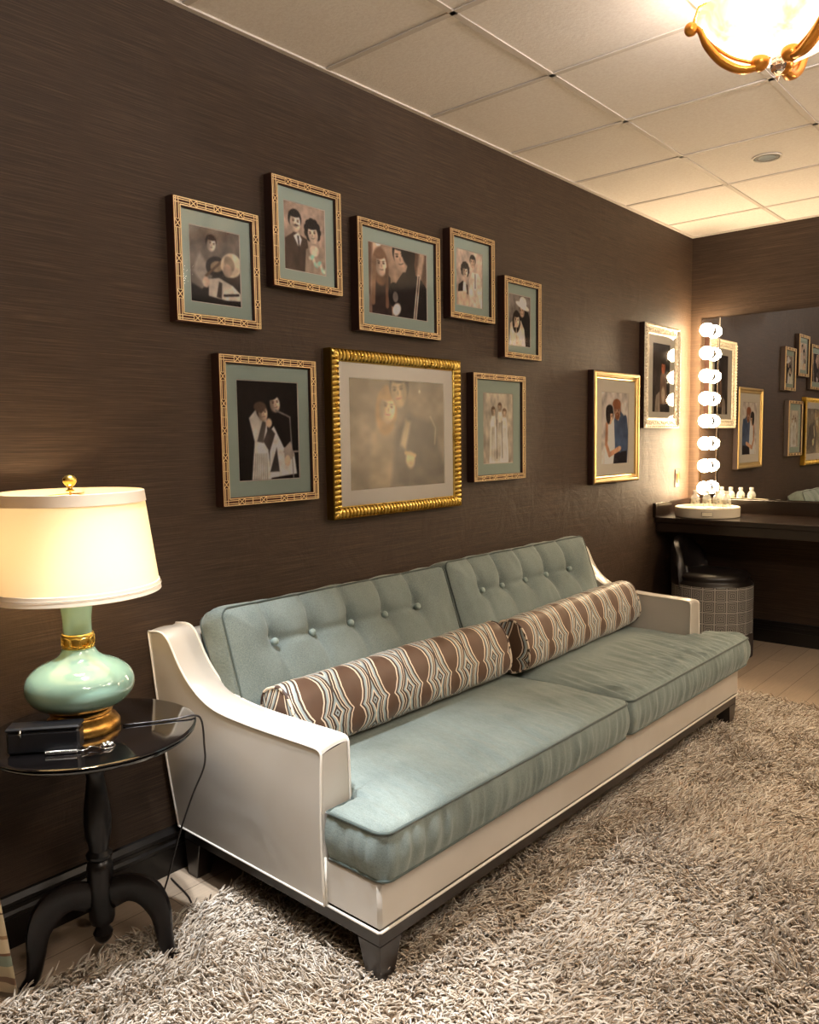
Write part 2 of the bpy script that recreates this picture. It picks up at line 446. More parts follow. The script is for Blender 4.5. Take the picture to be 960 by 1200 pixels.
# ------------------------------------------------------------------ shag rug
def make_rug():
    x0, x1, y0, y1 = .25, 3.7, -.9, 4.36
    root = MB().box(x0, x1, y0, y1, 0.0, .012, ch=.004).build('shag_rug', M_rugback)
    tag(root, 'beige shaggy area rug spread on the floor in front of the sofa', 'rug')
    rng = np.random.default_rng(3)
    CX, CY = 2.28, 0.
    R = np.array([0.75441953, 0.65623068, -0.01457639]); U = np.array([-0.0478575, 0.07713879, 0.99587111]); F = np.array([-0.65464558, 0.75060702, -0.08960057])
    def cand(n):
        p = np.stack([rng.uniform(x0 + .004, x1, n), rng.uniform(y0, y1 - .004, n)], 1)
        q = np.stack([p[:, 0] - CX, p[:, 1] - CY, np.full(n, .02 - 1.405)], 1)
        z = q @ F; 
        return p, z
    n = 270000
    p, z = cand(n)
    # only as far to the sides as another viewpoint could look; full thickness everywhere there
    q = np.stack([p[:, 0] - CX, p[:, 1] - CY, np.full(n, .02 - 1.405)], 1); xx = (q @ R) / np.maximum(z, .05)
    keep = (z > .25) & (np.abs(xx) < .85)
    keep &= ~((p[:, 0] < .45) & (p[:, 1] > 1.75))
    p = p[keep]; n = len(p)
    # direction field: smooth clumps
    def vn(px, py, s, seed):
        r2 = np.random.default_rng(seed); G = r2.uniform(-1, 1, (64, 64))
        gx = (px * s) % 63; gy = (py * s) % 63; i = gx.astype(int); j = gy.astype(int); fx = gx - i; fy = gy - j
        fx = fx * fx * (3 - 2 * fx); fy = fy * fy * (3 - 2 * fy); i2 = (i + 1) % 64; j2 = (j + 1) % 64
        return (G[i, j] * (1 - fx) + G[i2, j] * fx) * (1 - fy) + (G[i, j2] * (1 - fx) + G[i2, j2] * fx) * fy
    px = p[:, 0] + 5; py = p[:, 1] + 5
    ang = -.6 + 1.5 * vn(px, py, 3.1, 1) + 1.3 * vn(px, py, 9, 2) + rng.normal(0, .55, n)
    lean = np.clip(.95 + .25 * vn(px, py, 6, 4) + rng.normal(0, .25, n), .2, 1.45)
    L = rng.uniform(.036, .060, n) * (1 + .15 * vn(px, py, 5, 5))
    rad = rng.uniform(.0022, .0036, n)
    K = 5; S = 3
    d = np.stack([np.cos(ang), np.sin(ang)], 1); side = np.stack([-d[:, 1], d[:, 0]], 1)
    curl = rng.normal(0, .35, n)
    V = np.zeros((n, K, S, 3), np.float32)
    pos = np.stack([p[:, 0], p[:, 1], np.full(n, .008)], 1)
    for k in range(K):
        t = k / (K - 1)
        th = lean * (.25 + 1.15 * t); az = curl * t * 2
        dx = d * np.cos(az)[:, None] + side * np.sin(az)[:, None]
        tang = np.concatenate([dx * np.sin(th)[:, None], np.cos(th)[:, None]], 1)
        if k: pos = pos + tang * (L / (K - 1))[:, None]
        pos[:, 2] = np.maximum(pos[:, 2], .006)
        a = np.cross(tang, np.array([0, 0, 1.])); ln = np.linalg.norm(a, axis=1, keepdims=True); a = a / np.maximum(ln, 1e-6)
        b = np.cross(a, tang)
        rr = rad * (1, 1.15, 1.1, .95, .45)[k]
        for s_ in range(S):
            w_ = 2 * PI * s_ / S
            V[:, k, s_, :] = pos + (a * math.cos(w_) + b * math.sin(w_)) * rr[:, None]
    base = (np.arange(n) * K * S)[:, None]
    faces = []
    for k in range(K - 1):
        for s_ in range(S):
            s2 = (s_ + 1) % S
            faces.append([k * S + s_, k * S + s2, (k + 1) * S + s2, (k + 1) * S + s_])
    fq = (base[:, :, None] + np.array(faces)[None]).reshape(-1, 4)
    nq = len(fq)
    me = bpy.data.meshes.new('pile'); me.vertices.add(n * K * S); me.vertices.foreach_set('co', V.reshape(-1))
    me.loops.add(nq * 4); me.loops.foreach_set('vertex_index', fq.reshape(-1).astype(np.int32))
    me.polygons.add(nq); me.polygons.foreach_set('loop_start', (np.arange(nq) * 4).astype(np.int32))
    try: me.polygons.foreach_set('loop_total', np.full(nq, 4, np.int32))
    except Exception: pass
    me.polygons.foreach_set('use_smooth', np.ones(nq, bool))
    me.update(calc_edges=True)
    cols = np.ones((n, K * S, 4), np.float32); tone = rng.uniform(0, 1, n)
    cols[:, :, 0] = tone[:, None]; cols[:, :, 1] = rng.uniform(0, 1, n)[:, None]
    at = me.color_attributes.new('Tone', 'FLOAT_COLOR', 'POINT'); at.data.foreach_set('color', cols.reshape(-1))
    me.materials.append(M_yarn)
    o = bpy.data.objects.new('pile', me); scene.collection.objects.link(o); o.parent = root; o['kind'] = 'stuff'
M_rugback = mat('rug_backing', srgb(150, 132, 112), .95)
M_yarn = mat('shag_yarn', srgb(200, 186, 168), .8, spec=.25, sheen=.25)
g = N(M_yarn); a = g.add('ShaderNodeAttribute', attribute_name='Tone'); sp = g.add('ShaderNodeSeparateColor', {'Color': a.outputs['Color']})
g.col(g.ramp(sp.outputs[0], [(0, srgb(156, 136, 114)), (.25, srgb(188, 172, 152)), (.7, srgb(210, 198, 182)), (1, srgb(226, 217, 204))]))
make_rug()

# ------------------------------------------------------------------ sofa (local frame: x out from the wall, y along it)
SO = thing('sofa', 'long two-seat sofa in teal velvet with glossy cream leather arms', 'sofa', (0, 1.40, 0), -.012)
LS = 2.495
def flare(x, z): return .055 * max(0, (z - .165) / .65) * max(0, 1 - x / .745)
ARM = [(.004, .812), (.065, .817), (.098, .800), (.118, .768), (.140, .728), (.175, .683), (.225, .643), (.285, .616), (.36, .604), (.48, .598), (.60, .596), (.70, .595), (.735, .592), (.745, .580)]
def make_arm(mirror):
    top = [(v.x, v.y) for v in smoothpath([(x, z, 0) for x, z in ARM], 4)]
    def xbk(z): return .045 - .041 * (z - .165) / .647
    nz = 10; ny = 7
    def Y(x, z, t, soft=0):
        y = -flare(x, z) * (1 - 0) + .10 * t
        return y
    b = MB(); grid_rows = []
    # columns along x; rows around: outer side bottom->top, top face, inner side top->bottom
    cols_ = []
    for (x, zt) in top:
        ring = []
        xb = x
        for k in range(nz + 1):
            z = .165 + (zt - .165) * k / nz
            xx = max(x, xbk(z)); bulge = .006 * math.sin(PI * k / nz)
            ring.append((xx, Y(x, z, 0) - bulge, z))
        for k in range(1, ny):
            t = k / ny; cr = .006 * math.sin(PI * t)
            nxt = cr
            ring.append((max(x, xbk(zt)) + (nxt if x < .3 else 0), Y(x, zt, t), zt + nxt + .012 * t * (1 if x > .2 else .3)))
        for k in range(nz, -1, -1):
            z = .165 + (zt + .010 - .165) * k / nz
            xx = max(x, xbk(z))
            ring.append((xx, Y(x, z, 1) + .003 * math.sin(PI * k / nz), z))
        cols_.append(ring)
    b.surf(cols_)
    n = len(cols_[0])
    # front cap (slightly domed) and back cap
    for ring, dx in ((cols_[-1], .006), (cols_[0], 0)):
        o = len(b.v); half = nz + 1
        L_ = ring[:nz + 1]; R_ = ring[::-1][:nz + 1]
        rows = []
        for k in range(nz + 1):
            l, r_ = L_[k], R_[k]; row = []
            for q in range(ny + 1):
                t = q / ny; dome = dx * math.sin(PI * t)
                zz = l[2] * (1 - t) + r_[2] * t
                if k == nz and 0 < q < ny: zz = ring[nz + q][2]
                row.append((l[0] * (1 - t) + r_[0] * t + dome, l[1] * (1 - t) + r_[1] * t, zz))
            rows.append(row)
        b.surf(rows)
    pip = MB()
    for ti, tt in ((0, 0.), (1, 1.)):
        path = [(cols_[0][nz if ti == 0 else nz + ny][0], 0, 0)]
        idx = nz if ti == 0 else nz + ny
        path = [Vector(c[idx]) for c in cols_]
        down = [Vector(cols_[-1][k] if ti == 0 else cols_[-1][n - 1 - k]) for k in range(nz - 1, -1, -1)]
        lowz = .30 if ti == 1 else .165
        down = [p for p in down if p.z >= lowz - .01]
        pip.tube(path + down, .0038, 8)
    # back edge and bottom edge welts on the outer face
    pip.tube([Vector(cols_[0][k]) for k in range(nz, -1, -1)], .0038, 8)
    pip.tube([Vector(c[0]) for c in cols_], .0035, 8)
    if mirror:
        for q in (b, pip): q.v = [(x, LS - y, z) for x, y, z in q.v]
    for q in (b,):
        q2 = q
    o = b.build('arm', M_leather, SO, smooth=50)
    # weld seams
    wm = o.modifiers.new('weld', 'WELD'); wm.merge_threshold = .0005
    pip.build('piping', M_piping, o, smooth=180)
    return o
make_arm(False); make_arm(True)

# upholstered base with front rail
b = MB().box(.05, .945, .006, LS - .006, .167, .298, ch=.010)
rail = b.build('seat_base', M_leather, SO, smooth=40)
pb = MB()
pb.tube([(.744, .004, .167), (.941, .004, .167), (.946, .009, .167), (.946, LS - .009, .167), (.941, LS - .004, .167), (.744, LS - .004, .167)], .0038, 8)
pb.tube([(.750, .003, .167), (.750, .003, .30)], .0038, 8); pb.tube([(.750, LS - .003, .167), (.750, LS - .003, .30)], .0038, 8)
pb.build('piping', M_piping, rail, smooth=180)
# back frame
b = MB()
prof = [(.045, .165), (.010, .78), (.014, .797), (.03, .803), (.075, .803), (.088, .79), (.13, .30), (.13, .165)]
rows = [[(x, y, z) for y in (.06, LS / 2, LS - .06)] for x, z in prof]
b.surf(rows); b.build('back_frame', M_leather, SO, smooth=60)
# dark plinth and four legs
b = MB(); b.box(.055, .938, .012, LS - .012, .122, .166, ch=.002); b.build('plinth', M_dark, SO, smooth=30)
def leg(cx, cy, sx, sy):
    m = MB(); vs = []
    W0, W1 = .082, .050
    for z, wd in ((.0125 if cx > .5 else .0, W1), (.122, W0)):
        xo = cx; yo_ = cy
        for dx, dy in ((0, 0), (1, 0), (1, 1), (0, 1)):
            vs.append((xo - sx * dx * wd - sx * (0 if z > .1 else .006), yo_ + sy * dy * wd + sy * (0 if z > .1 else .006), z))
    m.add(vs, [(0, 1, 2, 3), (4, 5, 6, 7), (0, 1, 5, 4), (1, 2, 6, 5), (2, 3, 7, 6), (3, 0, 4, 7)])
    return m.build('leg', M_dark, SO, smooth=0, bevel=.002)
leg(.938, .012, 1, 1); leg(.938, LS - .012, 1, -1); leg(.055, .012, -1, 1); leg(.055, LS - .012, -1, -1)

def roundcorner(x, y, ex, ey, sx, sy, R):
    """corner at (ex,ey), interior towards (-sx,-sy)"""
    dx = (ex - x) * sx; dy = (ey - y) * sy
    if dx < R and dy < R:
        u = 1 - dx / R; v = 1 - dy / R
        u2 = u * math.sqrt(max(0, 1 - v * v / 2)); v2 = v * math.sqrt(max(0, 1 - u * u / 2))
        return ex - sx * (1 - u2) * R, ey - sy * (1 - v2) * R
    return x, y

def seat_cushion(y0, y1, wing_lo, wing_hi, seed):
    """T shaped cushion; wing_lo / wing_hi: y where the narrow part starts on that side, or None"""
    XB, XA, XF = .20, .762, .967
    zt, zb = .438, .302
    xs = list(np.linspace(XB, XA, 40)) + list(np.linspace(XA, XF, 20))[1:]
    ya = wing_lo if wing_lo is not None else y0; yb = wing_hi if wing_hi is not None else y1
    ys = sorted(set([round(v, 5) for v in np.linspace(y0, y1, 190)] + [round(ya, 5), round(yb, 5)]))
    ys = [v for v in ys if abs(v - ya) > .002 or v == round(ya, 5)]; ys = [v for v in ys if abs(v - yb) > .002 or v == round(yb, 5)]
    def inside_cell(i, j):
        xc = (xs[i] + xs[i + 1]) / 2; yc = (ys[j] + ys[j + 1]) / 2
        return not (xc < XA and (yc < ya or yc > yb))
    def bd(x, y):
        d = XF - x
        d = min(d, x - XB + .06)
        lo = y - y0 if x >= XA - 1e-6 else y - ya; hi = y1 - y if x >= XA - 1e-6 else yb - y
        if x >= XA - 1e-6:
            if y < ya: lo = min(lo, x - XA + .0)
            if y > yb: hi = min(hi, x - XA + .0)
        return max(0, min(d, lo, hi))
    def rnd(x, y):
        x, y = roundcorner(x, y, XF, y0, 1, -1, .035); x, y = roundcorner(x, y, XF, y1, 1, 1, .035)
        return x, y
    def wr(x, y):
        # gathers: ridges running front to back, fading away from the front edge
        w1 = noise.noise(Vector((x * 2.2 + seed, y * 34 + x * 9, seed))) 
        w2 = noise.noise(Vector((x * 4 + seed, y * 75, seed + 4)))
        fr = max(0, 1 - (XF - x) / .40)
        w3 = noise.noise(Vector((x * 3 + y * 2.0, y * 6 - x * 7, seed + 9)))
        return (.0080 * w1 * fr ** .5 + .0045 * w2 * fr ** 1.2) * (2.0 if seed > 5 else 1.0) + .005 * w3
    b = MB(); vid = {}
    def key(i, j): return (i, j)
    cells = [(i, j) for i in range(len(xs) - 1) for j in range(len(ys) - 1) if inside_cell(i, j)]
    used = set()
    for i, j in cells: used |= {(i, j), (i + 1, j), (i + 1, j + 1), (i, j + 1)}
    for (i, j) in sorted(used):
        x, y = xs[i], ys[j]; d = bd(x, y); X, Yv = rnd(x, y)
        e = min(d / .03, 1); edge = -.010 * (1 - math.sqrt(max(0, 1 - (1 - e) ** 2)))
        cr = .022 * (1 - math.exp(-d / .09))
        vid[(i, j)] = len(b.v); b.v.append((X, Yv, zt + edge + cr + wr(x, y) * min(1, d / .02)))
    for i, j in cells: b.f.append((vid[(i, j)], vid[(i + 1, j)], vid[(i + 1, j + 1)], vid[(i, j + 1)])); b.m.append(0)
    # boundary edges -> side walls
    from collections import defaultdict
    ec = defaultdict(int); cs = set(cells)
    edges = []
    for i, j in cells:
        for (a1, b1, nb) in (((i, j), (i + 1, j), (i, j - 1)), ((i + 1, j), (i + 1, j + 1), (i + 1, j)), ((i + 1, j + 1), (i, j + 1), (i, j + 1)), ((i, j + 1), (i, j), (i - 1, j))):
            if nb not in cs: edges.append((a1, b1))
    nxt = {a1: b1 for a1, b1 in edges}
    start = edges[0][0]; loop = [start]; cur = nxt[start]
    while cur != start: loop.append(cur); cur = nxt[cur]
    nl = len(loop); P = [Vector(b.v[vid[k]]) for k in loop]
    NZ = 9; rows = [[vid[k] for k in loop]]
    nrm = []
    for q in range(nl):
        t = P[(q + 2) % nl] - P[q - 2]; t.z = 0
        nn_ = Vector((t.y, -t.x, 0)); nrm.append(nn_.normalized() if nn_.length > 0 else Vector((1, 0, 0)))
    for kz in range(1, NZ + 1):
        row = []
        for q in range(nl):
            t = kz / NZ; p = P[q]; z = p.z + (zb - p.z) * t
            g1 = noise.noise(Vector((p.x * 34 + 3, p.y * 34, seed + z * 3))) + .45 * noise.noise(Vector((p.x * 80, p.y * 80, seed + z * 5)))
            front = 1 if p.x > XA - .05 else .3
            off = .012 * math.sin(PI * t) * 1.0 + .0130 * g1 * math.sin(PI * t) ** .6 * front - .004 * t
            row.append(len(b.v)); b.v.append(tuple(Vector((p.x, p.y, z)) + nrm[q] * off))
        rows.append(row)
    for a1, b1 in zip(rows[:-1], rows[1:]):
        for q in range(nl):
            q2 = (q + 1) % nl; b.f.append((a1[q], a1[q2], b1[q2], b1[q])); b.m.append(0)
    b.f.append(tuple(rows[-1])); b.m.append(0)
    o = b.build('seat_cushion', M_teal, SO, smooth=60)
    pp = MB()
    top = [Vector((p.x, p.y, p.z + .001)) + nrm[q] * .002 for q, p in enumerate(P)]
    bot = [Vector(b.v[rows[-1][q]]) + nrm[q] * .001 for q in range(nl)]
    pp.tube(top[::2], .0045, 6, closed=True); pp.tube(bot[::2], .0040, 6, closed=True)
    pp.build('piping', M_tealp, o, smooth=180)
    return o
seat_cushion(.004, 1.315, .108, None, 1.0)
seat_cushion(1.322, 2.565, None, 2.388, 7.0)

def back_cushion(y0, y1, buttons, seed, dz=0.):
    """boxed cushion leaning on the back; local s along height, y across"""
    H = .475; TH = .125; z0 = .440
    tilt = math.atan(.36); up = Vector((-math.sin(tilt), 0, math.cos(tilt))); out = Vector((math.cos(tilt), 0, math.sin(tilt)))
    org = Vector((.365, 0, z0 - .0 + dz))      # bottom of the front face
    zb_world = .757; sb = (zb_world - (z0 + dz)) / math.cos(tilt)
    nu, nv = 150, 60
    def front(y, s):
        d = min(y - y0, y1 - y, s, H - s); e = max(0, d)
        crown = .054 * (1 - math.exp(-e / .07))
        dip = 0
        for by in buttons:
            r2 = ((y - by) ** 2 + (s - sb) ** 2)
            dip += .040 * math.exp(-max(0, math.sqrt(r2) - .012) / .042)
            # creases above and (softer) below each button
            lx = y - by + .010 * math.sin((s - sb) * 9)
            if s > sb: f = max(0, 1 - (s - sb) / (H - sb + .05)); dip += .026 * math.exp(-abs(lx / .016) ** 1.3) * min(1, (s - sb) / .02) * f ** .5
            else: f = max(0, 1 - (sb - s) / .22); dip += .020 * math.exp(-abs((y - by - .012) / .018) ** 1.3) * min(1, (sb - s) / .02) * f
        # horizontal pull between buttons
        if buttons[0] < y < buttons[-1]: dip += .010 * math.exp(-((s - sb) / .014) ** 2)
        wr = .0055 * noise.noise(Vector((y * 7, s * 5, seed))) + .003 * noise.noise(Vector((y * 24, s * 9, seed)))
        return crown - dip + wr * min(1, e / .03)
    b = MB()
    def cor(y, s):
        for ey, sy in ((y0, -1), (y1, 1)):
            for es, ss in ((0, -1), (H, 1)):
                y, s = roundcorner(y, s, ey, es, sy, ss, .03)
        return y, s
    ys = np.linspace(y0, y1, nu); ss = np.linspace(0, H, nv)
    def pt(y, s, w_): return org + up * s + out * w_ + Vector((0, y, 0))
    F_ = []; B_ = []
    for s in ss:
        F_.append([pt(*cor(y, s), front(y, s)) for y in ys]); B_.append([pt(*cor(y, s), -TH - .02 * math.sin(PI * (y - y0) / (y1 - y0)) * math.sin(PI * s / H)) for y in ys])
    b.surf(F_); b.surf(B_, flip=True)
    loop = [(0, j) for j in range(nu)] + [(i, nu - 1) for i in range(1, nv)] + [(nv - 1, j) for j in range(nu - 2, -1, -1)] + [(i, 0) for i in range(nv - 2, 0, -1)]
    NB = 7; rows = []
    cy, cs_ = (y0 + y1) / 2, H / 2
    for k in range(NB + 1):
        t = k / NB; row = []
        for (i, j) in loop:
            p = F_[i][j] * (1 - t) + B_[i][j] * t
            dirv = Vector((0, 0, 0))
            if i in (0, nv - 1): dirv += up * (1 if i else -1)
            if j in (0, nu - 1): dirv += Vector((0, 1 if j else -1, 0))
            wv = noise.noise(Vector((p.x * 9, p.y * 12, p.z * 12 + seed)))
            row.append(p + dirv * (.012 * math.sin(PI * t) * (1 + .5 * wv) + .002 * wv * math.sin(PI * t)))
        row.append(row[0]); rows.append(row)
    b.surf(rows)
    o = b.build('back_cushion', M_teal, SO, smooth=60)
    wm = o.modifiers.new('weld', 'WELD'); wm.merge_threshold = .0004
    pp = MB(); pp.tube([F_[i][j] + out * .002 for i, j in loop][::2], .0036, 6, closed=True); pp.tube([B_[i][j] for i, j in loop][::2], .0036, 6, closed=True)
    pp.build('piping', M_tealp, o, smooth=180)
    for by in buttons:
        bb = MB(); w0 = front(by, sb)
        prf = [(.0110, -.010), (.0125, 0), (.0112, .0042), (.007, .0072), (.0005, .009)]
        bb.lathe(prf, (0, 0, 0), 16)
        M_ = Matrix.Translation(pt(by, sb, w0 + .010)) @ Matrix.Rotation(PI / 2 - tilt, 4, 'Y')
        bb.xf(M_); bb.build('button', M_button, o, smooth=60)
    return o
back_cushion(.078, 1.165, [.241, .412, .592, .770, .938], 2.0)
back_cushion(1.178, 2.300, [1.352, 1.517, 1.694, 1.873, 2.070], 5.0, .010)

# ------------------------------------------------------------------ bolster pillows
def bolster(y0, y1, label, seed, cx=.446, cz=.570, rot=0., slope=0.):
    A, B = .112, .080      # up, out
    tilt = math.atan(.30)
    up = Vector((-math.sin(tilt), 0, math.cos(tilt))); out = Vector((math.cos(tilt), 0, math.sin(tilt)))
    L_ = y1 - y0; nu, nv = 120, 48; b = MB(); uvs = []
    per = .163
    def sec(th, k=1.0, wob=0.):
        c, s = math.cos(th), math.sin(th); n_ = 2.6
        r = (abs(c) ** n_ + abs(s) ** n_) ** (-1 / n_)
        return out * (B * c * r * k) + up * (A * s * r * k)
    rows = []; UV = []
    vs_len = nv + 1
    for i in range(nu + 1):
        t = i / nu; y = (t - .5) * L_
        e = min(t, 1 - t) * L_; k = 1 - .04 * math.exp(-e / .012) - .03 * math.exp(-e / .10)
        row = []; ur = []
        for j in range(nv + 1):
            th = 2 * PI * j / nv - PI / 2
            wob = .0035 * noise.noise(Vector((y * 9 + seed, math.cos(th) * 1.5, math.sin(th) * 1.5))) + .002 * noise.noise(Vector((y * 30 + seed, math.cos(th) * 3, math.sin(th) * 2)))
            p = sec(th, k) ; p = p * (1 + wob / .09); p.y = y; p.z += slope * y
            row.append(p); ur.append((y / per + seed, -.18 + 2 * j / nv))
        rows.append(row); UV.append(ur)
    b.surf(rows)
    nF = len(b.f)
    # end caps (domed)
    caps = []
    for end in (0, nu):
        base_ = rows[end]; sgn = -1 if end == 0 else 1; cc = Vector((0, (t := 0) or ((-.5 if end == 0 else .5) * L_), 0)); cc.z += slope * cc.y
        R_ = []; U_ = []
        for q in range(7):
            f = 1 - q / 6; dome = .007 * (1 - f * f)
            R_.append([cc + (p - cc) * f + Vector((0, sgn * dome, 0)) for p in base_]); U_.append([(base_[j].x * 7 * f + .4, base_[j].z * f * 4.2 + .45) for j in range(nv + 1)])
        b.surf(R_); caps.append(U_)
    me_root = b.build('bolster_pillow', M_bolster, None, smooth=70)
    me = me_root.data; uvl = me.uv_layers.new(name='UVMap')
    allUV = [q for r_ in UV for q in r_]
    for U_ in caps: allUV += [q for r_ in U_ for q in r_]
    for lp in me.loops: uvl.data[lp.index].uv = allUV[lp.vertex_index]
    me_root.location = (cx, (y0 + y1) / 2, cz); me_root.rotation_euler = (0, 0, rot)
    pp = MB()
    jj = int(round(nv * (.5 + .11))) 
    pp.tube([rows[i][jj] for i in range(nu + 1)], .0045, 8)
    for end in (0, nu): pp.tube([rows[end][j] for j in range(nv)], .0045, 8, closed=True)
    pp.build('piping', M_bpipe, me_root, smooth=180)
    tag(me_root, label, 'pillow', 'patterned bolster pillows on the sofa')
    return me_root
bolster(1.505, 2.600, 'brown ogee-patterned bolster on the left seat, nearest the table lamp', .35, rot=-.012)
bolster(2.665, 3.765, 'brown ogee-patterned bolster on the right seat, nearest the dressing counter', 4.8, cx=.467, rot=.045)

# ------------------------------------------------------------------ side table
TC = (.270, 1.012); TZ = .650
st = thing('side_table', 'round black lacquer pedestal table with three curved legs left of the sofa', 'table', (TC[0], TC[1], 0))
MB().lathe([(.0, -.022), (.242, -.022), (.255, -.020), (.262, -.014), (.264, -.010), (.260, -.007), (.266, -.004), (.266, -.0015), (.262, .0), (.256, .0), (.0, .0)], (0, 0, TZ), 96).build('table_top', M_lacquer, st, smooth=30)
colp = [(.0, .055), (.012, .058), (.022, .07), (.026, .085), (.018, .1), (.016, .108), (.030, .116), (.034, .13), (.034, .27), (.031, .285), (.024, .292), (.033, .300), (.034, .308), (.024, .318), (.026, .33), (.033, .36), (.036, .40), (.033, .44), (.026, .49), (.022, .52), (.026, .54), (.036, .552), (.038, .562), (.024, .572), (.028, .59), (.05, .61), (.085, .620), (.09, .628), (.0, .628)]
MB().lathe(colp, (0, 0, 0), 32).build('column', M_lacq2, st, smooth=40)
def table_leg(ang, zmin=.001):
    d = Vector((math.cos(ang), math.sin(ang), 0)); sd = Vector((-d.y, d.x, 0))
    path = smoothpath([(.020, 0, .190), (.075, 0, .215), (.130, 0, .203), (.163, 0, .150), (.172, 0, .090), (.183, 0, .040), (.208, 0, .012)], 6)
    n = len(path); m = MB(); rows = []
    for i, p in enumerate(path):
        t = i / (n - 1)
        tg = (path[min(i + 1, n - 1)] - path[max(i - 1, 0)]).normalized(); nr = Vector((-tg.z, 0, tg.x))
        wd = .014; ht = .030 * (1 - t) ** .7 + .009 + .010 * math.exp(-((t - .35) / .15) ** 2)
        if t > .9: wd += .004; 
        row = []
        for q in range(12):
            a_ = 2 * PI * q / 12; c, s = math.cos(a_), math.sin(a_); k = (abs(c) ** 3 + abs(s) ** 3) ** (-1 / 3)
            off = nr * (s * k * ht) ; y_ = c * k * wd
            lp = p + off
            row.append(d * lp.x + sd * y_ + Vector((0, 0, max(lp.z, zmin))))
        row.append(row[0]); rows.append(row)
    m.surf(rows); m.add(rows[0][:-1], [tuple(range(12))]); m.add(rows[-1][:-1], [tuple(range(12))])
    o = m.build('leg', M_lacq2, st, smooth=50); o.modifiers.new('weld', 'WELD').merge_threshold = .0003
for a_, zm in ((36, .0125), (-98, .001), (158, .001)): table_leg(math.radians(a_), zm)

# ------------------------------------------------------------------ table lamp
LC = (.238, 1.0)
tl = thing('table_lamp', 'celadon ceramic gourd lamp with cream drum shade and gold base', 'lamp', (LC[0], LC[1], TZ))
MB().lathe([(.0, .0), (.094, .0), (.097, .006), (.096, .018), (.088, .030), (.076, .036), (.073, .042), (.078, .047), (.074, .053), (.060, .057), (.0, .057)], n=64).build('base', M_oldgold, tl, smooth=40)
body = smoothpath([(.058, .054, 0), (.085, .062, 0), (.115, .078, 0), (.134, .103, 0), (.137, .128, 0), (.127, .152, 0), (.103, .172, 0), (.073, .186, 0), (.052, .200, 0), (.041, .218, 0), (.037, .240, 0), (.036, .290, 0), (.040, .330, 0), (.044, .352, 0)], 5)
MB().lathe([(p.x, p.y) for p in body], n=72).build('body', M_celadon, tl, smooth=180)
m = MB(); m.lathe([(.0385, .220), (.0405, .222), (.0405, .227), (.0385, .229)], n=48); m.lathe([(.0385, .251), (.0405, .253), (.0405, .258), (.0385, .260)], n=48)
m.lathe([(.0380, .227), (.0380, .253)], n=48, cap=False)
for k in range(10):
    a0 = 2 * PI * k / 10
    m.tube([((.0405) * math.cos(a0 + .37 * math.cos(q)), .0405 * math.sin(a0 + .37 * math.cos(q)), .240 + .011 * math.sin(q)) for q in np.linspace(0, 2 * PI, 20, endpoint=False)], .0016, 6, closed=True)
m.build('collar', M_gold, tl, smooth=50)
# shade: translucent linen on a wire spider
M_shade = bpy.data.materials.new('linen_shade'); M_shade.use_nodes = True
g = N(M_shade)
dif = g.add('ShaderNodeBsdfDiffuse', {'Color': (*srgb(236, 222, 190), 1)}); trn = g.add('ShaderNodeBsdfTranslucent', {'Color': (*srgb(240, 218, 180), 1)})
lin = g.noise(g.coord((1, 1, 1)), 180, 3, .6); bp_ = g.add('ShaderNodeBump', {'Height': lin, 'Strength': .1, 'Distance': .001})
for q in (dif, trn): g.l.new(bp_.outputs[0], q.inputs['Normal'])
mx = g.add('ShaderNodeMixShader', {0: .24}); g.l.new(dif.outputs[0], mx.inputs[1]); g.l.new(trn.outputs[0], mx.inputs[2])
g.l.new(mx.outputs[0], g.n['Material Output'].inputs[0])
M_trim = bpy.data.materials.new('shade_trim'); M_trim.use_nodes = True
g = N(M_trim)
dif = g.add('ShaderNodeBsdfDiffuse', {'Color': (*srgb(226, 216, 196), 1)}); trn = g.add('ShaderNodeBsdfTranslucent', {'Color': (*srgb(200, 176, 136), 1)})
mx = g.add('ShaderNodeMixShader', {0: .2}); g.l.new(dif.outputs[0], mx.inputs[1]); g.l.new(trn.outputs[0], mx.inputs[2]); g.l.new(mx.outputs[0], g.n['Material Output'].inputs[0])
SB, ST = .370, .632; RB, RT = .214, .181
rr = lambda z: RB + (RT - RB) * (z - SB) / (ST - SB)
sh = MB().lathe([(rr(z), z) for z in np.linspace(SB, ST, 8)], n=96, cap=False).build('lamp_shade', M_shade, tl, smooth=180)
m = MB()
for za, zb_ in ((SB - .002, SB + .024), (ST - .028, ST + .002)):
    m.lathe([(rr(za) + .0005, za), (rr(za) + .0025, za + .001), (rr(zb_) + .0025, zb_ - .001), (rr(zb_) + .0005, zb_)], n=96, cap=False)
m.lathe([(rr(SB) + .003, SB + .012), (rr(SB) + .0036, SB + .0135), (rr(SB) + .003, SB + .015)], n=96, cap=False)
m.build('trim_band', M_trim, sh, smooth=30)
m = MB()
for k in range(3):
    a_ = 2 * PI * k / 3 + .4; m.tube([(0, 0, ST - .004), (RT * math.cos(a_), RT * math.sin(a_), ST - .014)], .0016, 6)
m.tube([(0, 0, .352), (0, 0, ST + .004)], .003, 8); m.build('harp', M_oldgold, tl, smooth=60)
MB().lathe([(.0, -.004), (.010, -.003), (.011, .0), (.006, .003), (.005, .008), (.012, .014), (.017, .022), (.017, .030), (.012, .037), (.0, .041)], (0, 0, ST + .004), 24).build('finial', M_gold, tl, smooth=60)
M_lbulb = mat('lamp_bulb', (1, 1, 1), .4, emit=(1.0, .75, .42), estr=10)
MB().sphere((0, 0, .47), .028, 10).build('bulb', M_lbulb, tl, smooth=180)
lo = lamp('table_lamp_light', 'POINT', (LC[0], LC[1], TZ + .48), 15, (1.0, .74, .45), .035)

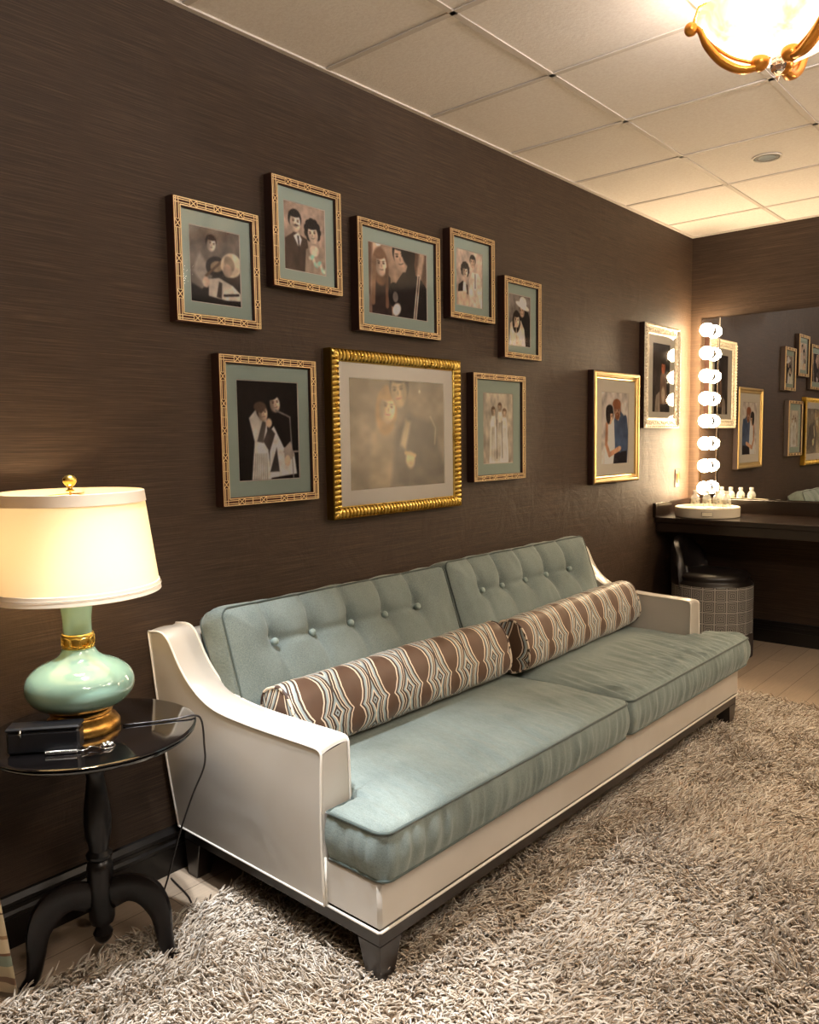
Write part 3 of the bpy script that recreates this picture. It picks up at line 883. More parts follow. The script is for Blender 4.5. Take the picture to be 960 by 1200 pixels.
# ------------------------------------------------------------------ things on the side table
cord = smoothpath([(LC[0] + .075, LC[1] + .075, TZ + .004), (.34, 1.12, TZ + .0035), (.38, 1.19, TZ + .0035), (.398, 1.237, TZ + .005), (.408, 1.256, TZ - .012), (.408, 1.262, TZ - .08), (.395, 1.268, .50), (.34, 1.262, .40), (.30, 1.24, .28), (.26, 1.22, .14), (.235, 1.20, .04), (.245, 1.215, .006), (.29, 1.27, .004), (.20, 1.33, .004), (.05, 1.36, .004)], 8)
M_cord = mat('black_cord', srgb(26, 20, 18), .35)
tag(MB().tube(cord, .0028, 8).build('power_cord', M_cord, smooth=180), 'thin black lamp cord trailing off the side table down to the floor', 'cord')

M_case = mat('black_case', srgb(12, 12, 14), .35)
pc = thing('glasses_case', 'black oblong case lying at the front of the side table', 'case', (.318, .866, TZ), math.radians(50))
MB().box(-.085, .085, -.025, .025, .001, .058, ch=.006).build('case_body', M_case, pc, smooth=30)
MB().box(-.087, .087, -.027, .027, .058, .068, ch=.004).build('lid', M_case, pc, smooth=30)
MB().tube([(-.05, -.027, .062), (-.05, -.031, .055), (-.05, -.027, .046)], .003, 8).build('clasp', M_silver, pc, smooth=180)
# coiled silver keeper cord
m = MB(); pts = []
d0 = Vector((.352, .848, TZ + .0065)); d1 = Vector((.398, .905, TZ + .0065)); ax = (d1 - d0); ln = ax.length; ax.normalize(); s1 = Vector((-ax.y, ax.x, 0))
for q in range(260):
    t = q / 259; a_ = t * 2 * PI * 20
    pts.append(d0 + ax * (ln * t) + s1 * (.0045 * math.cos(a_)) + Vector((0, 0, .0005 + .0045 * math.sin(a_))))
m.tube(pts, .0012, 5)
e = pts[-1]
hook = smoothpath([e, e + ax * .012 + s1 * -.006, e + ax * .024 + s1 * .004, e + ax * .022 + s1 * .014, e + ax * .034 + s1 * .016, e + ax * .055 + s1 * .002], 6)
m.tube(hook, .0014, 6)
tag(m.build('coiled_cord', M_silver, smooth=180), 'silver spiral cord with a hook lying before the black case', 'cord')
m = MB(); c0 = Vector((.415, .975, TZ + .006))
for q in range(5):
    a_ = q * 2 * PI / 5; m.sphere(c0 + Vector((math.cos(a_) * .010, math.sin(a_) * .010, 0)), .0055, 6)
m.sphere(c0 + Vector((0, 0, .004)), .005, 6); m.tube([c0 + Vector((.018 * math.cos(q), .018 * math.sin(q), -.004)) for q in np.linspace(0, 2 * PI, 24, endpoint=False)], .0012, 5, closed=True)
tag(m.build('earring', M_silver, smooth=180), 'small sparkling silver earring on the black round table top', 'jewellery')

# ------------------------------------------------------------------ curtain at the left edge
def curtain():
    M_c = mat('striped_drape', srgb(170, 150, 120), .8, sheen=.2); g = N(M_c)
    tc = g.add('ShaderNodeTexCoord'); spz = g.add('ShaderNodeSeparateXYZ', {'Vector': tc.outputs['Object']})
    nn = g.noise(g.coord((1, 1, 1)), 7, 2, .5)
    f = g.math('FRACT', g.math('MULTIPLY', g.math('ADD', spz.outputs[2], g.math('MULTIPLY', nn, .05)), 4.4))
    g.col(g.ramp(f, [(0, srgb(190, 172, 140)), (.18, srgb(104, 74, 50)), (.21, srgb(196, 176, 142)), (.34, srgb(116, 84, 56)), (.40, srgb(182, 164, 130)), (.52, srgb(124, 134, 116)), (.66, srgb(110, 76, 52)), (.69, srgb(200, 182, 150)), (.86, srgb(150, 118, 84)), (.9, srgb(190, 172, 140))], 'CONSTANT'))
    root = thing('curtain', 'cream, brown and green striped curtain hanging at the left edge', 'curtain', (.0, .0, 0))
    rows = []
    for k in range(26):
        z = .03 + 2.44 * k / 25; row = []
        endy = .790 - .055 * min(1, z / .55) 
        for q in range(161):
            t = q / 160; y = -.55 + (endy + .55) * t
            x = .165 + .055 * math.sin(t * 2 * PI * 9.22 + .3 * math.sin(z * 1.3)) * (1 + .2 * math.sin(t * 31)) + .045 * max(0, 1 - z / 1.2) * t ** 3
            row.append((x, y, z))
        rows.append(row)
    o = MB().surf(rows).build('drape', M_c, root, smooth=180)
    s_ = o.modifiers.new('solid', 'SOLIDIFY'); s_.thickness = .003
    m = MB().tube([(.165, -.7, 2.50), (.165, .73, 2.50)], .014, 16); m.sphere((.165, .75, 2.50), .028, 10)
    m.tube([(.0, .68, 2.50), (.165, .68, 2.50)], .008, 8); m.tube([(.0, -.6, 2.50), (.165, -.6, 2.50)], .008, 8)
    m.build('curtain_rod', M_dark, root, smooth=60)
curtain()

# ------------------------------------------------------------------ painted prints (vertex colours on a fine grid)
class Art:
    def __init__(s, W, H, bg, res=.0021):
        s.W, s.H = W, H; s.nx = max(24, int(W / res)); s.ny = max(24, int(H / res)); s.a = H / W
        s.x, s.y = np.meshgrid(np.linspace(0, 1, s.nx), np.linspace(0, s.a, s.ny))
        s.c = np.zeros((s.ny, s.nx, 3)); s.c[:] = np.array(bg, float)
    def put(s, mask, col, al=1.):
        m = np.clip(mask, 0, 1)[..., None] * al; s.c = s.c * (1 - m) + np.array(col, float) * m
    def E(s, cx, cy, rx, ry, col, ang=0, soft=.02, al=1., lit=0., clip=None):
        a = math.radians(ang); dx = s.x - cx; dy = s.y - cy
        u = (dx * math.cos(a) + dy * math.sin(a)) / rx; v = (-dx * math.sin(a) + dy * math.cos(a)) / ry
        r = np.sqrt(u * u + v * v); k = soft / min(rx, ry)
        mask = np.clip((1 - r) / max(k, 1e-3) + .5, 0, 1)
        if clip is not None: mask = mask * clip
        c = np.array(col, float)
        if lit:
            m = np.clip(mask, 0, 1)[..., None] * al; cc = c[None, None] * (1 + lit * (u * .8 + v * .5))[..., None]
            s.c = s.c * (1 - m) + np.clip(cc, 0, 255) * m
        else: s.put(mask, col, al)
    def P(s, pts, col, soft=.012, al=1., shade=None):
        # convex or simple polygon by even-odd with soft edge from distance
        n = len(pts); ins = np.zeros(s.x.shape, bool); dmin = np.full(s.x.shape, 9.)
        for i in range(n):
            x1, y1 = pts[i]; x2, y2 = pts[(i + 1) % n]
            cond = ((y1 > s.y) != (y2 > s.y)); xi = (x2 - x1) * (s.y - y1) / ((y2 - y1) or 1e-9) + x1
            ins ^= cond & (s.x < xi)
            L2 = (x2 - x1) ** 2 + (y2 - y1) ** 2 or 1e-9; t = np.clip(((s.x - x1) * (x2 - x1) + (s.y - y1) * (y2 - y1)) / L2, 0, 1)
            dmin = np.minimum(dmin, np.hypot(s.x - x1 - t * (x2 - x1), s.y - y1 - t * (y2 - y1)))
        sd = np.where(ins, dmin, -dmin); s.put(sd / soft + .5, col, al)
    def line(s, pts, wd, col, al=1.):
        d = np.full(s.x.shape, 9.)
        for (x1, y1), (x2, y2) in zip(pts[:-1], pts[1:]):
            L2 = (x2 - x1) ** 2 + (y2 - y1) ** 2; t = np.clip(((s.x - x1) * (x2 - x1) + (s.y - y1) * (y2 - y1)) / L2, 0, 1)
            d = np.minimum(d, np.hypot(s.x - x1 - t * (x2 - x1), s.y - y1 - t * (y2 - y1)))
        s.put((wd - d) / .01 + .5, col, al)
    def grain(s, amt, seed):
        r0 = np.random.default_rng(seed + 50)
        for sc, am in ((7, .16), (18, .10)):
            G = r0.uniform(-1, 1, (sc + 2, sc + 2)); gx = s.x * sc; gy = np.clip(s.y / s.a, 0, 1) * sc
            i = np.minimum(gx.astype(int), sc); j = np.minimum(gy.astype(int), sc); fx = gx - i; fy = gy - j
            f = (G[i, j] * (1 - fx) + G[i + 1, j] * fx) * (1 - fy) + (G[i, j + 1] * (1 - fx) + G[i + 1, j + 1] * fx) * fy
            s.c = s.c * (1 + am * f)[..., None]
        s.c = np.clip(134 + (s.c - 112) * 1.32, 12, 250)
        p = np.pad(s.c, ((1, 1), (1, 1), (0, 0)), 'edge')
        s.c = .36 * s.c + .16 * (p[:-2, 1:-1] + p[2:, 1:-1] + p[1:-1, :-2] + p[1:-1, 2:])
        r = np.random.default_rng(seed); n = r.normal(0, amt, s.x.shape)[..., None]; s.c = np.clip(s.c + n, 0, 255)
    def head(s, cx, cy, r, skin, hair, turn=0., tilt=0., beard=None, hairstyle='short', dark=(60, 44, 36)):
        a = math.radians(tilt); R = lambda dx, dy: (cx + r * (dx * math.cos(a) - dy * math.sin(a)), cy + r * (dx * math.sin(a) + dy * math.cos(a)))
        if hairstyle == 'long':
            s.E(*R(-.05, -.2), r * 1.12, r * 1.75, hair, tilt, .02)
        elif hairstyle == 'curly':
            for k in range(9):
                t = PI * (k / 8 * 1.5 - .25); s.E(*R(.85 * math.cos(t), .35 + .95 * math.sin(t)), r * .45, r * .45, hair, 0, .02)
            s.E(*R(0, .35), r * 1.05, r * 1.15, hair, tilt, .02)
        else:
            s.E(*R(-.05 * turn, .30), r * .95, r * 1.05, hair, tilt, .015)
        s.E(*R(.08 * turn, -.08), r * .74, r * 1.0, skin, tilt, .02, lit=.22)
        s.E(*R(.08 * turn - .5 * (1 if turn >= 0 else -1), -.1), r * .30, r * .75, [q * .62 for q in skin], tilt, .03, .6)
        if hairstyle != 'bald': s.E(*R(-.12 * turn, .80), r * .78, r * .34, hair, tilt + 6 * turn, .015)
        for ex in (-.32, .32):
            s.E(*R(ex + .16 * turn, .10), r * .15, r * .07, dark, tilt, .008); s.E(*R(ex + .16 * turn, .27), r * .19, r * .045, dark, tilt + 8 * (1 if ex > 0 else -1), .008, .9)
        s.E(*R(.20 * turn, -.14), r * .10, r * .16, [q * .72 for q in skin], tilt, .01, .7)
        if beard: s.E(*R(.1 * turn, -.62), r * .62, r * .48, beard, tilt, .02)
        s.E(*R(.16 * turn, -.46), r * .26, r * .07, (150, 90, 76) if skin[0] - skin[2] > 60 else [q * .45 for q in skin], tilt, .008)
        s.E(*R(.16 * turn, -.42), r * .18, r * .03, [min(255, q * 1.15) for q in skin], tilt, .006)

def art1(A):
    a = A.a; A.E(.5, a * .9, .9, .5, (104, 94, 86), 0, .5); A.E(.4, 0, .9, .5, (34, 28, 26), 0, .3)
    A.P([(0, .28), (.0, .88), (.16, .95), (.42, .86), (.52, .62), (.38, .36), (.2, .2)], (112, 102, 94)); A.P([(.04, .5), (.2, .82), (.36, .6), (.25, .3)], (150, 138, 126), .05)
    A.head(.42, a * .80, .115, (206, 186, 168), (40, 34, 32), 1, -12)
    A.E(.50, .62, .20, .16, (36, 28, 26), 20, .02); A.E(.52, .62, .13, .09, (150, 128, 104), 15, .02); A.line([(.3, .44), (.62, .72)], .022, (96, 76, 60))
    A.E(.82, .68, .20, .22, (206, 188, 164), -62, .02); A.E(.78, .70, .13, .10, (150, 132, 112), -62, .02); A.E(.74, .58, .09, .11, (176, 152, 132), 0, .02)
    A.P([(.34, .12), (.36, .40), (.56, .44), (.84, .34), (1, .22), (1, .1), (.7, .08)], (196, 184, 170)); A.P([(.5, .12), (.56, .38), (.62, .36), (.6, .1)], (60, 50, 46)); A.line([(.66, .16), (.95, .2)], .02, (40, 34, 32))
    A.E(.30, .34, .07, .09, (190, 168, 150), 0, .02); A.P([(.0, 0), (.0, .3), (.3, .18), (.4, 0)], (26, 22, 21), .05)
def art2(A):
    a = A.a; A.E(.5, a * .75, .8, .6, (168, 146, 130), 0, .5)
    A.P([(0, 0), (.02, .55), (.25, .70), (.55, .6), (.66, 0)], (70, 56, 48)); A.P([(.22, .62), (.34, .7), (.42, .58), (.36, .40)], (222, 208, 192)); A.line([(.33, .62), (.36, .38)], .018, (54, 44, 40))
    A.head(.26, a * .72, .17, (214, 190, 168), (30, 25, 24), .6, -4); A.E(.29, a * .72 - .055, .055, .014, (40, 30, 28))
    A.P([(.48, 0), (.52, .42), (.72, .56), (1, .46), (1, 0)], (150, 132, 116)); 
    A.E(.72, .42, .12, .10, (206, 182, 162), 0, .03)
    A.head(.70, a * .60, .165, (220, 196, 174), (28, 22, 22), -.5, 10, hairstyle='curly')
    for k in range(14): A.E(.62 + .03 * k, .28 - .015 * k + .05 * math.sin(k), .05, .035, (200 - 6 * (k % 3) * 6, 184, 166), 30 * k, .02, .8)
def art3(A):
    a = A.a
    for k in range(13): A.P([(.09 * k - .05, .2), (.09 * k + .02, .2), (.10 * k + .06, a), (.10 * k - .02, a)], (176, 152, 132) if k % 2 else (96, 74, 62), .015)
    A.E(.17, .86, .07, .12, (232, 218, 200), 0, .02); A.E(.40, .60, .22, .30, (150, 126, 108), 0, .03)
    A.P([(.05, 0), (.06, .45), (.2, .56), (.36, .42), (.38, 0)], (58, 46, 42)); A.head(.20, .55, .12, (214, 186, 164), (116, 88, 70), .5, 4, hairstyle='long')
    A.line([(.10, .6), (.07, .12)], .03, (132, 104, 84)); A.line([(.30, .5), (.30, .1)], .025, (110, 84, 68))
    A.P([(.40, 0), (.44, .36), (.58, .52), (.86, .50), (1, .38), (1, 0)], (38, 32, 31))
    A.head(.55, .68, .155, (196, 166, 144), (26, 22, 22), -.9, 14); A.E(.66, .78, .12, .20, (26, 22, 22), 20, .02); A.P([(.62, .5), (.74, .80), (.80, .5), (.74, .38)], (28, 24, 24))
    A.line([(.86, .5), (.78, 0)], .028, (196, 180, 164)); A.line([(.86, .5), (.78, 0)], .008, (60, 48, 44))
    A.E(.42, .24, .10, .14, (34, 30, 30), 0, .01); A.E(.44, .22, .045, .06, (120, 110, 104), 0, .01); A.E(.46, .08, .06, .08, (214, 196, 178), -40, .02)
def art4(A):
    a = A.a; A.E(.6, a * .8, .8, .7, (190, 170, 154), 0, .5)
    A.P([(.46, 0), (.48, .60), (.60, .80), (.84, .80), (1, .62), (1, 0)], (214, 198, 180)); A.P([(.66, .4), (.70, .78), (.78, .78), (.76, .4)], (238, 228, 214)); A.line([(.72, .76), (.72, .45)], .02, (140, 118, 100))
    A.head(.63, a * .82, .125, (192, 164, 142), (34, 28, 26), -.4, 4)
    A.P([(.02, 0), (.08, .46), (.24, .56), (.42, .48), (.48, 0)], (52, 42, 38)); A.P([(.24, .3), (.26, .54), (.36, .54), (.4, .3)], (214, 198, 180)); A.head(.33, a * .62, .13, (218, 192, 170), (26, 22, 22), .6, -6, hairstyle='curly')
    A.P([(.0, 0), (.05, .3), (.3, .34), (.5, .24), (.5, 0)], (196, 172, 148))
def art5(A):
    a = A.a; A.E(.4, a * .8, .7, .6, (128, 120, 114), 0, .4)
    A.P([(.44, 0), (.46, .8), (.6, .98), (.9, .9), (1, .7), (1, 0)], (34, 30, 30)); A.head(.62, a * .70, .15, (176, 150, 130), (40, 34, 32), -.7, 6)
    A.E(.64, a * .80, .32, .075, (232, 222, 208), -14, .015); A.E(.66, a * .87, .17, .15, (240, 230, 216), -14, .02)
    A.P([(.02, 0), (.06, .55), (.26, .68), (.56, .66), (.72, .44), (.78, 0)], (224, 208, 188)); A.head(.36, a * .50, .165, (216, 190, 168), (52, 42, 38), .4, -4, hairstyle='long')
    A.P([(.24, .46), (.34, .64), (.44, .48)], (212, 186, 164)); A.line([(.34, .48), (.36, .05)], .012, (190, 170, 150))
def art6(A):
    a = A.a
    A.P([(.20, .0), (.26, .50), (.18, .80), (.30, .92), (.46, .84), (.48, .40), (.52, 0)], (200, 194, 184)); A.P([(.5, .02), (.5, .62), (.58, .70), (.74, .42), (.92, .34), (.96, .06)], (206, 200, 192))
    A.P([(.40, .5), (.5, .70), (.60, .60), (.5, .36)], (70, 62, 58)); A.P([(.5, .1), (.62, .42), (.66, .1)], (60, 54, 52)); A.P([(.30, .5), (.4, .78), (.46, .74), (.40, .48)], (90, 82, 76))
    A.head(.40, a * .68, .10, (196, 172, 150), (52, 40, 34), .8, 6); A.E(.36, a * .74, .10, .07, (92, 76, 64), 0, .02); A.head(.60, a * .78, .11, (202, 180, 160), (22, 18, 18), .9, 10)
    A.E(.50, a * .58, .05, .06, (196, 172, 150), 0, .02); A.line([(.62, a * .71), (.80, a * .66), (.86, a * .64)], .012, (120, 116, 112)); A.line([(.86, a * .63), (.90, .0)], .009, (134, 130, 126)); A.line([(.74, .36), (1.0, .36)], .010, (150, 142, 134))
    A.P([(.76, .18), (.74, .40), (.86, .50), (.92, .30)], (150, 140, 130)); A.E(.8, .24, .05, .07, (206, 182, 160), 0, .02)
    for k in range(7): A.line([(.24 + .035 * k, .0), (.27 + .03 * k, .34)], .006, (140, 134, 126))
def art7(A):
    a = A.a; A.E(.35, a * .6, .7, .5, (134, 120, 98), 0, .4)
    A.P([(.18, 0), (.22, .38), (.34, .48), (.5, .4), (.52, 0)], (150, 134, 106), .05); A.head(.37, .56, .10, (196, 172, 132), (160, 132, 92), .8, -8, hairstyle='long', dark=(96, 80, 60))
    A.P([(.40, 0), (.46, .40), (.60, .52), (.86, .46), (.98, .2), (1, 0)], (96, 86, 74), .05); A.P([(.5, .3), (.56, .48), (.62, .46), (.56, .26)], (190, 174, 140), .03)
    A.head(.50, .68, .11, (198, 174, 132), (82, 70, 58), -.8, 8, dark=(96, 80, 60))
    A.E(.61, .19, .05, .06, (214, 186, 140), 10, .02); A.line([(.56, .24), (.66, .22)], .015, (200, 172, 128)); A.E(.72, .68, .008, .008, (250, 240, 210)); A.line([(.84, .5), (.90, .42), (.89, .3)], .006, (176, 162, 132))
def art8(A):
    a = A.a; A.E(.5, a * .7, .6, .8, (176, 168, 154), 0, .4)
    for cx, hy, wd, c in ((.34, a * .74, .12, (226, 218, 204)), (.56, a * .80, .11, (214, 206, 192)), (.72, a * .72, .12, (230, 222, 208))):
        A.P([(cx - wd * 1.2, 0), (cx - wd * .8, hy - .2), (cx - wd * .5, hy - .08), (cx + wd * .5, hy - .08), (cx + wd * .8, hy - .2), (cx + wd * 1.2, 0)], c, .02)
        for k in range(4): A.line([(cx - wd * .6 + k * wd * .4, .05), (cx - wd * .3 + k * wd * .2, hy - .3)], .008, [q * .78 for q in c])
        A.head(cx, hy, .075, (190, 170, 148), (110, 92, 76), .3 if cx < .5 else -.4, 0, dark=(120, 100, 84))
    A.line([(.46, .1), (.46, a * .62)], .012, (120, 110, 98)); A.line([(.64, .1), (.63, a * .6)], .012, (128, 118, 106))
def art9(A):
    a = A.a; A.E(.4, a * .6, .7, .9, (196, 184, 176), 0, .5)
    A.P([(.42, 0), (.40, .62), (.52, .88), (.70, .92), (.92, .78), (1, .40), (.97, 0)], (70, 88, 122)); A.P([(.44, 0), (.46, .20), (.96, .22), (.96, 0)], (38, 34, 42))
    A.line([(.88, .78), (.94, .50), (.70, .26)], .07, (64, 82, 116)); A.P([(.54, .84), (.62, .92), (.70, .84), (.62, .74)], (222, 172, 138))
    A.head(.58, a * .74, .135, (216, 158, 124), (150, 84, 48), -.3, 4, beard=(150, 88, 52)); A.E(.56, a * .84, .15, .09, (160, 92, 54), 0, .02)
    A.P([(.12, 0), (.16, .66), (.30, .80), (.46, .74), (.50, .3), (.44, 0)], (232, 222, 212)); A.line([(.20, .68), (.18, .34), (.30, .16), (.66, .26)], .045, (198, 138, 104)); A.E(.68, .26, .06, .04, (204, 146, 112), 20, .02)
    A.head(.32, a * .66, .12, (212, 154, 120), (36, 26, 24), .5, -10); A.E(.24, a * .68, .08, .15, (36, 26, 24), 10, .02); A.E(.3, a * .77, .12, .07, (36, 26, 24), 0, .02)
def art10(A):
    a = A.a; A.E(.3, a * .3, .4, .9, (66, 58, 54), 0, .3); A.P([(.42, .2), (.45, .9), (.6, 1.05), (.8, .9), (.84, .2)], (120, 96, 82)); A.head(.62, a * .66, .15, (206, 120, 86), (46, 34, 30), -.4, 0)
    A.P([(.15, 0), (.2, .4), (.4, .5), (.44, 0)], (150, 138, 126)); A.E(.62, .42, .1, .2, (188, 170, 150), 0, .05)

# ------------------------------------------------------------------ framed pictures on the left wall
def art_mesh(A, y0, y1, z0, z1, x, parent):
    A.c = A.c; nx, ny = A.nx, A.ny
    Y, Z = np.meshgrid(np.linspace(y0, y1, nx), np.linspace(z0, z1, ny))
    V = np.stack([np.full(Y.shape, x), Y, Z], -1).reshape(-1, 3)
    idx = np.arange(nx * ny).reshape(ny, nx)
    Fq = np.stack([idx[:-1, :-1], idx[:-1, 1:], idx[1:, 1:], idx[1:, :-1]], -1).reshape(-1, 4)
    me = bpy.data.meshes.new('photograph'); me.from_pydata(V.tolist(), [], Fq.tolist()); me.update()
    c = A.c / 255; lin = np.where(c <= .04045, c / 12.92, ((c + .055) / 1.055) ** 2.4)
    rgba = np.concatenate([lin, np.ones(lin.shape[:2] + (1,))], -1).astype(np.float32)
    at = me.color_attributes.new('Col', 'FLOAT_COLOR', 'POINT'); at.data.foreach_set('color', rgba.reshape(-1))
    me.materials.append(M_photo)
    o = bpy.data.objects.new('photograph', me); scene.collection.objects.link(o); o.parent = parent
    return o

def molding(b, W, H, prof, m=0, mi=None):
    """mitred picture moulding; prof: list of (inset from outer edge, depth x)"""
    n = len(prof)
    for side in range(4):
        rows = []
        for k, (d, x) in enumerate(prof):
            cs = [(-W / 2 + d, -H / 2 + d), (W / 2 - d, -H / 2 + d), (W / 2 - d, H / 2 - d), (-W / 2 + d, H / 2 - d)]
            a_, b_ = cs[side], cs[(side + 1) % 4]; rows.append([(x, a_[0], a_[1]), (x, b_[0], b_[1])])
        for k in range(n - 1):
            b.add([rows[k][0], rows[k][1], rows[k + 1][1], rows[k + 1][0]], [(0, 1, 2, 3)], mi[k] if mi else m)

def bar(b, p, q, r, x, m):
    """flat raised strip on the frame face from p to q (y,z)"""
    d = Vector((q[0] - p[0], q[1] - p[1])); 
    if d.length < 1e-5: return
    d.normalize(); n_ = Vector((-d.y, d.x)) * r; h = .0022
    c = [(p[0] + n_.x, p[1] + n_.y), (q[0] + n_.x, q[1] + n_.y), (q[0] - n_.x, q[1] - n_.y), (p[0] - n_.x, p[1] - n_.y)]
    vs = [(x, *k) for k in c] + [(x + h, *k) for k in c]
    b.add(vs, [(4, 5, 6, 7), (0, 1, 5, 4), (1, 2, 6, 5), (2, 3, 7, 6), (3, 0, 4, 7)], m)

def fret_frame(b, W, H, wd, D):
    molding(b, W, H, [(0, 0), (0, D - .003), (.002, D), (wd - .002, D), (wd, D - .003), (wd, .012)], mi=[2, 1, 1, 1, 2])
    x = D; r = .0011
    i0, i1 = .004, wd - .004; q1, q2 = wd * .34, wd * .66
    for side in range(4):
        horiz = side in (0, 2); Ls = W if horiz else H
        def T(s_, d_):      # s along the side, d inset
            if side == 0: return (-W / 2 + s_, H / 2 - d_)
            if side == 1: return (W / 2 - d_, H / 2 - s_)
            if side == 2: return (W / 2 - s_, -H / 2 + d_)
            return (-W / 2 + d_, -H / 2 + s_)
        bar(b, T(i0, i0), T(Ls - i0, i0), r * 1.3, x, 0); bar(b, T(i1, i1), T(Ls - i1, i1), r * 1.3, x, 0)
        nX = max(3, int(round((Ls - 2 * wd) / .098)))
        st_ = (Ls - 2 * wd) / nX
        for k in range(nX):
            c = wd + (k + .5) * st_; h = (i1 - i0) / 2 * 1.2
            bar(b, T(c - h, i0), T(c + h, i1), r, x, 0); bar(b, T(c - h, i1), T(c + h, i0), r, x, 0)
            bar(b, T(c - h, i0), T(c - h, i1), r * .8, x, 0); bar(b, T(c + h, i0), T(c + h, i1), r * .8, x, 0)
            if k: 
                c0 = wd + k * st_; g0 = st_ / 2 - h
                bar(b, T(c0 - g0, q1), T(c0 + g0, q1), r, x, 0); bar(b, T(c0 - g0, q2), T(c0 + g0, q2), r, x, 0)
                if k % 2: bar(b, T(c0, i0), T(c0, i1), r, x, 0)
        bar(b, T(i0, q1), T(wd + st_ / 2 - (i1 - i0) * .6, q1), r, x, 0); bar(b, T(i0, q2), T(wd + st_ / 2 - (i1 - i0) * .6, q2), r, x, 0)
        bar(b, T(Ls - i0, q1), T(Ls - wd - st_ / 2 + (i1 - i0) * .6, q1), r, x, 0); bar(b, T(Ls - i0, q2), T(Ls - wd - st_ / 2 + (i1 - i0) * .6, q2), r, x, 0)

def picture(kind, y0, y1, z0, z1, rect, art, bg, label, matm, group=None, D=.040, wd=.030, seed=0):
    W, H = y1 - y0, z1 - z0
    r = thing('framed_photograph', label, 'picture', (.001, (y0 + y1) / 2, (z0 + z1) / 2), 0, group)
    b = MB()
    if kind == 'fret':
        fret_frame(b, W, H, wd, D); mats = [M_fretgold, M_fretbrown, M_framedark]; sm = 0
    elif kind == 'gold':
        molding(b, W, H, [(0, 0), (0, D - .008), (.003, D - .004), (.012, D - .012), (wd - .008, D - .016), (wd - .004, D - .010), (wd, D - .014), (wd, .010)], mi=[1, 1, 1, 1, 1, 0, 0])
        # slanted reeds all the way round
        for side in range(4):
            Ls = W if side in (0, 2) else H; n = int(Ls / .0195)
            for k in range(n):
                s_ = (k + .5) * Ls / n; pts = []
                for q in range(6):
                    t = q / 5; d_ = .006 + (wd - .013) * t; ss = s_ + (t - .5) * .005
                    ss = min(max(ss, d_), Ls - d_)
                    yy, zz = {0: (-W / 2 + ss, H / 2 - d_), 1: (W / 2 - d_, H / 2 - ss), 2: (W / 2 - ss, -H / 2 + d_), 3: (-W / 2 + d_, -H / 2 + ss)}[side]
                    if ss <= d_ + 1e-6 and 0 < s_ < d_ - .004: pass
                    pts.append((D - .014 + .010 * math.sin(PI * (.12 + .8 * t)), yy, zz))
                b.tube(pts, [.0045, .0070, .0078, .0078, .0070, .0045], 10)
        mats = [M_gold, M_darkgold]; sm = 60
    elif kind == 'step':
        molding(b, W, H, [(0, 0), (0, D - .012), (.004, D - .008), (.010, D - .002), (.016, D), (.022, D - .003), (.024, D - .010), (.032, D - .013), (.040, D - .010), (.044, D - .014), (.044, D - .016), (.050, D - .017), (.050, .012)], mi=[1] * 2 + [0] * 10)
        mats = [M_oldgoldp, M_framedark]; sm = 30; wd = .050
    else:   # white carved
        molding(b, W, H, [(0, 0), (0, D - .010), (.003, D - .004), (.010, D), (.016, D - .004), (.020, D - .012), (.045, D - .016), (.056, D - .008), (.062, D - .010), (.066, D - .015), (.066, .012)], mi=[1] + [0] * 9)
        rng = random.Random(4)
        for side in range(4):
            Ls = W if side in (0, 2) else H
            def T(s_, d_): return {0: (-W / 2 + s_, H / 2 - d_), 1: (W / 2 - d_, H / 2 - s_), 2: (W / 2 - s_, -H / 2 + d_), 3: (-W / 2 + d_, -H / 2 + s_)}[side]
            n = int(Ls / .022)
            for k in range(n):
                s_ = (k + .5) * Ls / n
                if s_ > .02 and s_ < Ls - .02:
                    yy, zz = T(s_, .010); b.sphere((D, yy, zz), .0058, 5)
                if .05 < s_ < Ls - .05:
                    yy, zz = T(s_, .032 + .006 * math.sin(k * 1.9)); b.sphere((D - .014, yy, zz), .009, 5, sc=(.7, 1, 1))
                    c0 = T(s_ + .008, .026 + .014 * (k % 2)); b.sphere((D - .014, *c0), .0055, 4)
        mats = [M_whiteframe, M_framedark]; sm = 50; wd = .066
    b.build('frame', mats, r, smooth=sm)
    # mat board with the cut window
    u0, u1, v0, v1 = rect
    py0, py1 = -W / 2 + u0 * W, -W / 2 + u1 * W; pz0, pz1 = -H / 2 + v0 * H, -H / 2 + v1 * H
    m = MB(); i = wd - .003; xb = .027
    o4 = [(-W / 2 + i, -H / 2 + i), (W / 2 - i, -H / 2 + i), (W / 2 - i, H / 2 - i), (-W / 2 + i, H / 2 - i)]
    e_ = .003
    i4 = [(py0 - e_, pz0 - e_), (py1 + e_, pz0 - e_), (py1 + e_, pz1 + e_), (py0 - e_, pz1 + e_)]; j4 = [(py0, pz0), (py1, pz0), (py1, pz1), (py0, pz1)]
    for k in range(4):
        k2 = (k + 1) % 4
        m.add([(xb, *o4[k]), (xb, *o4[k2]), (xb, *i4[k2]), (xb, *i4[k])], [(0, 1, 2, 3)], 0)
        m.add([(xb, *i4[k]), (xb, *i4[k2]), (xb - .0025, *j4[k2]), (xb - .0025, *j4[k])], [(0, 1, 2, 3)], 1)
    m.build('mat_board', [matm, M_bevelw], r, smooth=0)
    A = Art(py1 - py0, pz1 - pz0, bg, .0024 if W < .7 else .0032); art(A)
    if seed == 9: A.c = A.c * .72 + A.c.mean(-1, keepdims=True) * .28
    A.grain(2.5, seed)
    art_mesh(A, py0 - .001, py1 + .001, pz0 - .001, pz1 + .001, xb - .0024, r)
    gm = MB().add([(.0295, -W / 2 + i, -H / 2 + i), (.0295, W / 2 - i, -H / 2 + i), (.0295, W / 2 - i, H / 2 - i), (.0295, -W / 2 + i, H / 2 - i)], [(0, 1, 2, 3)])
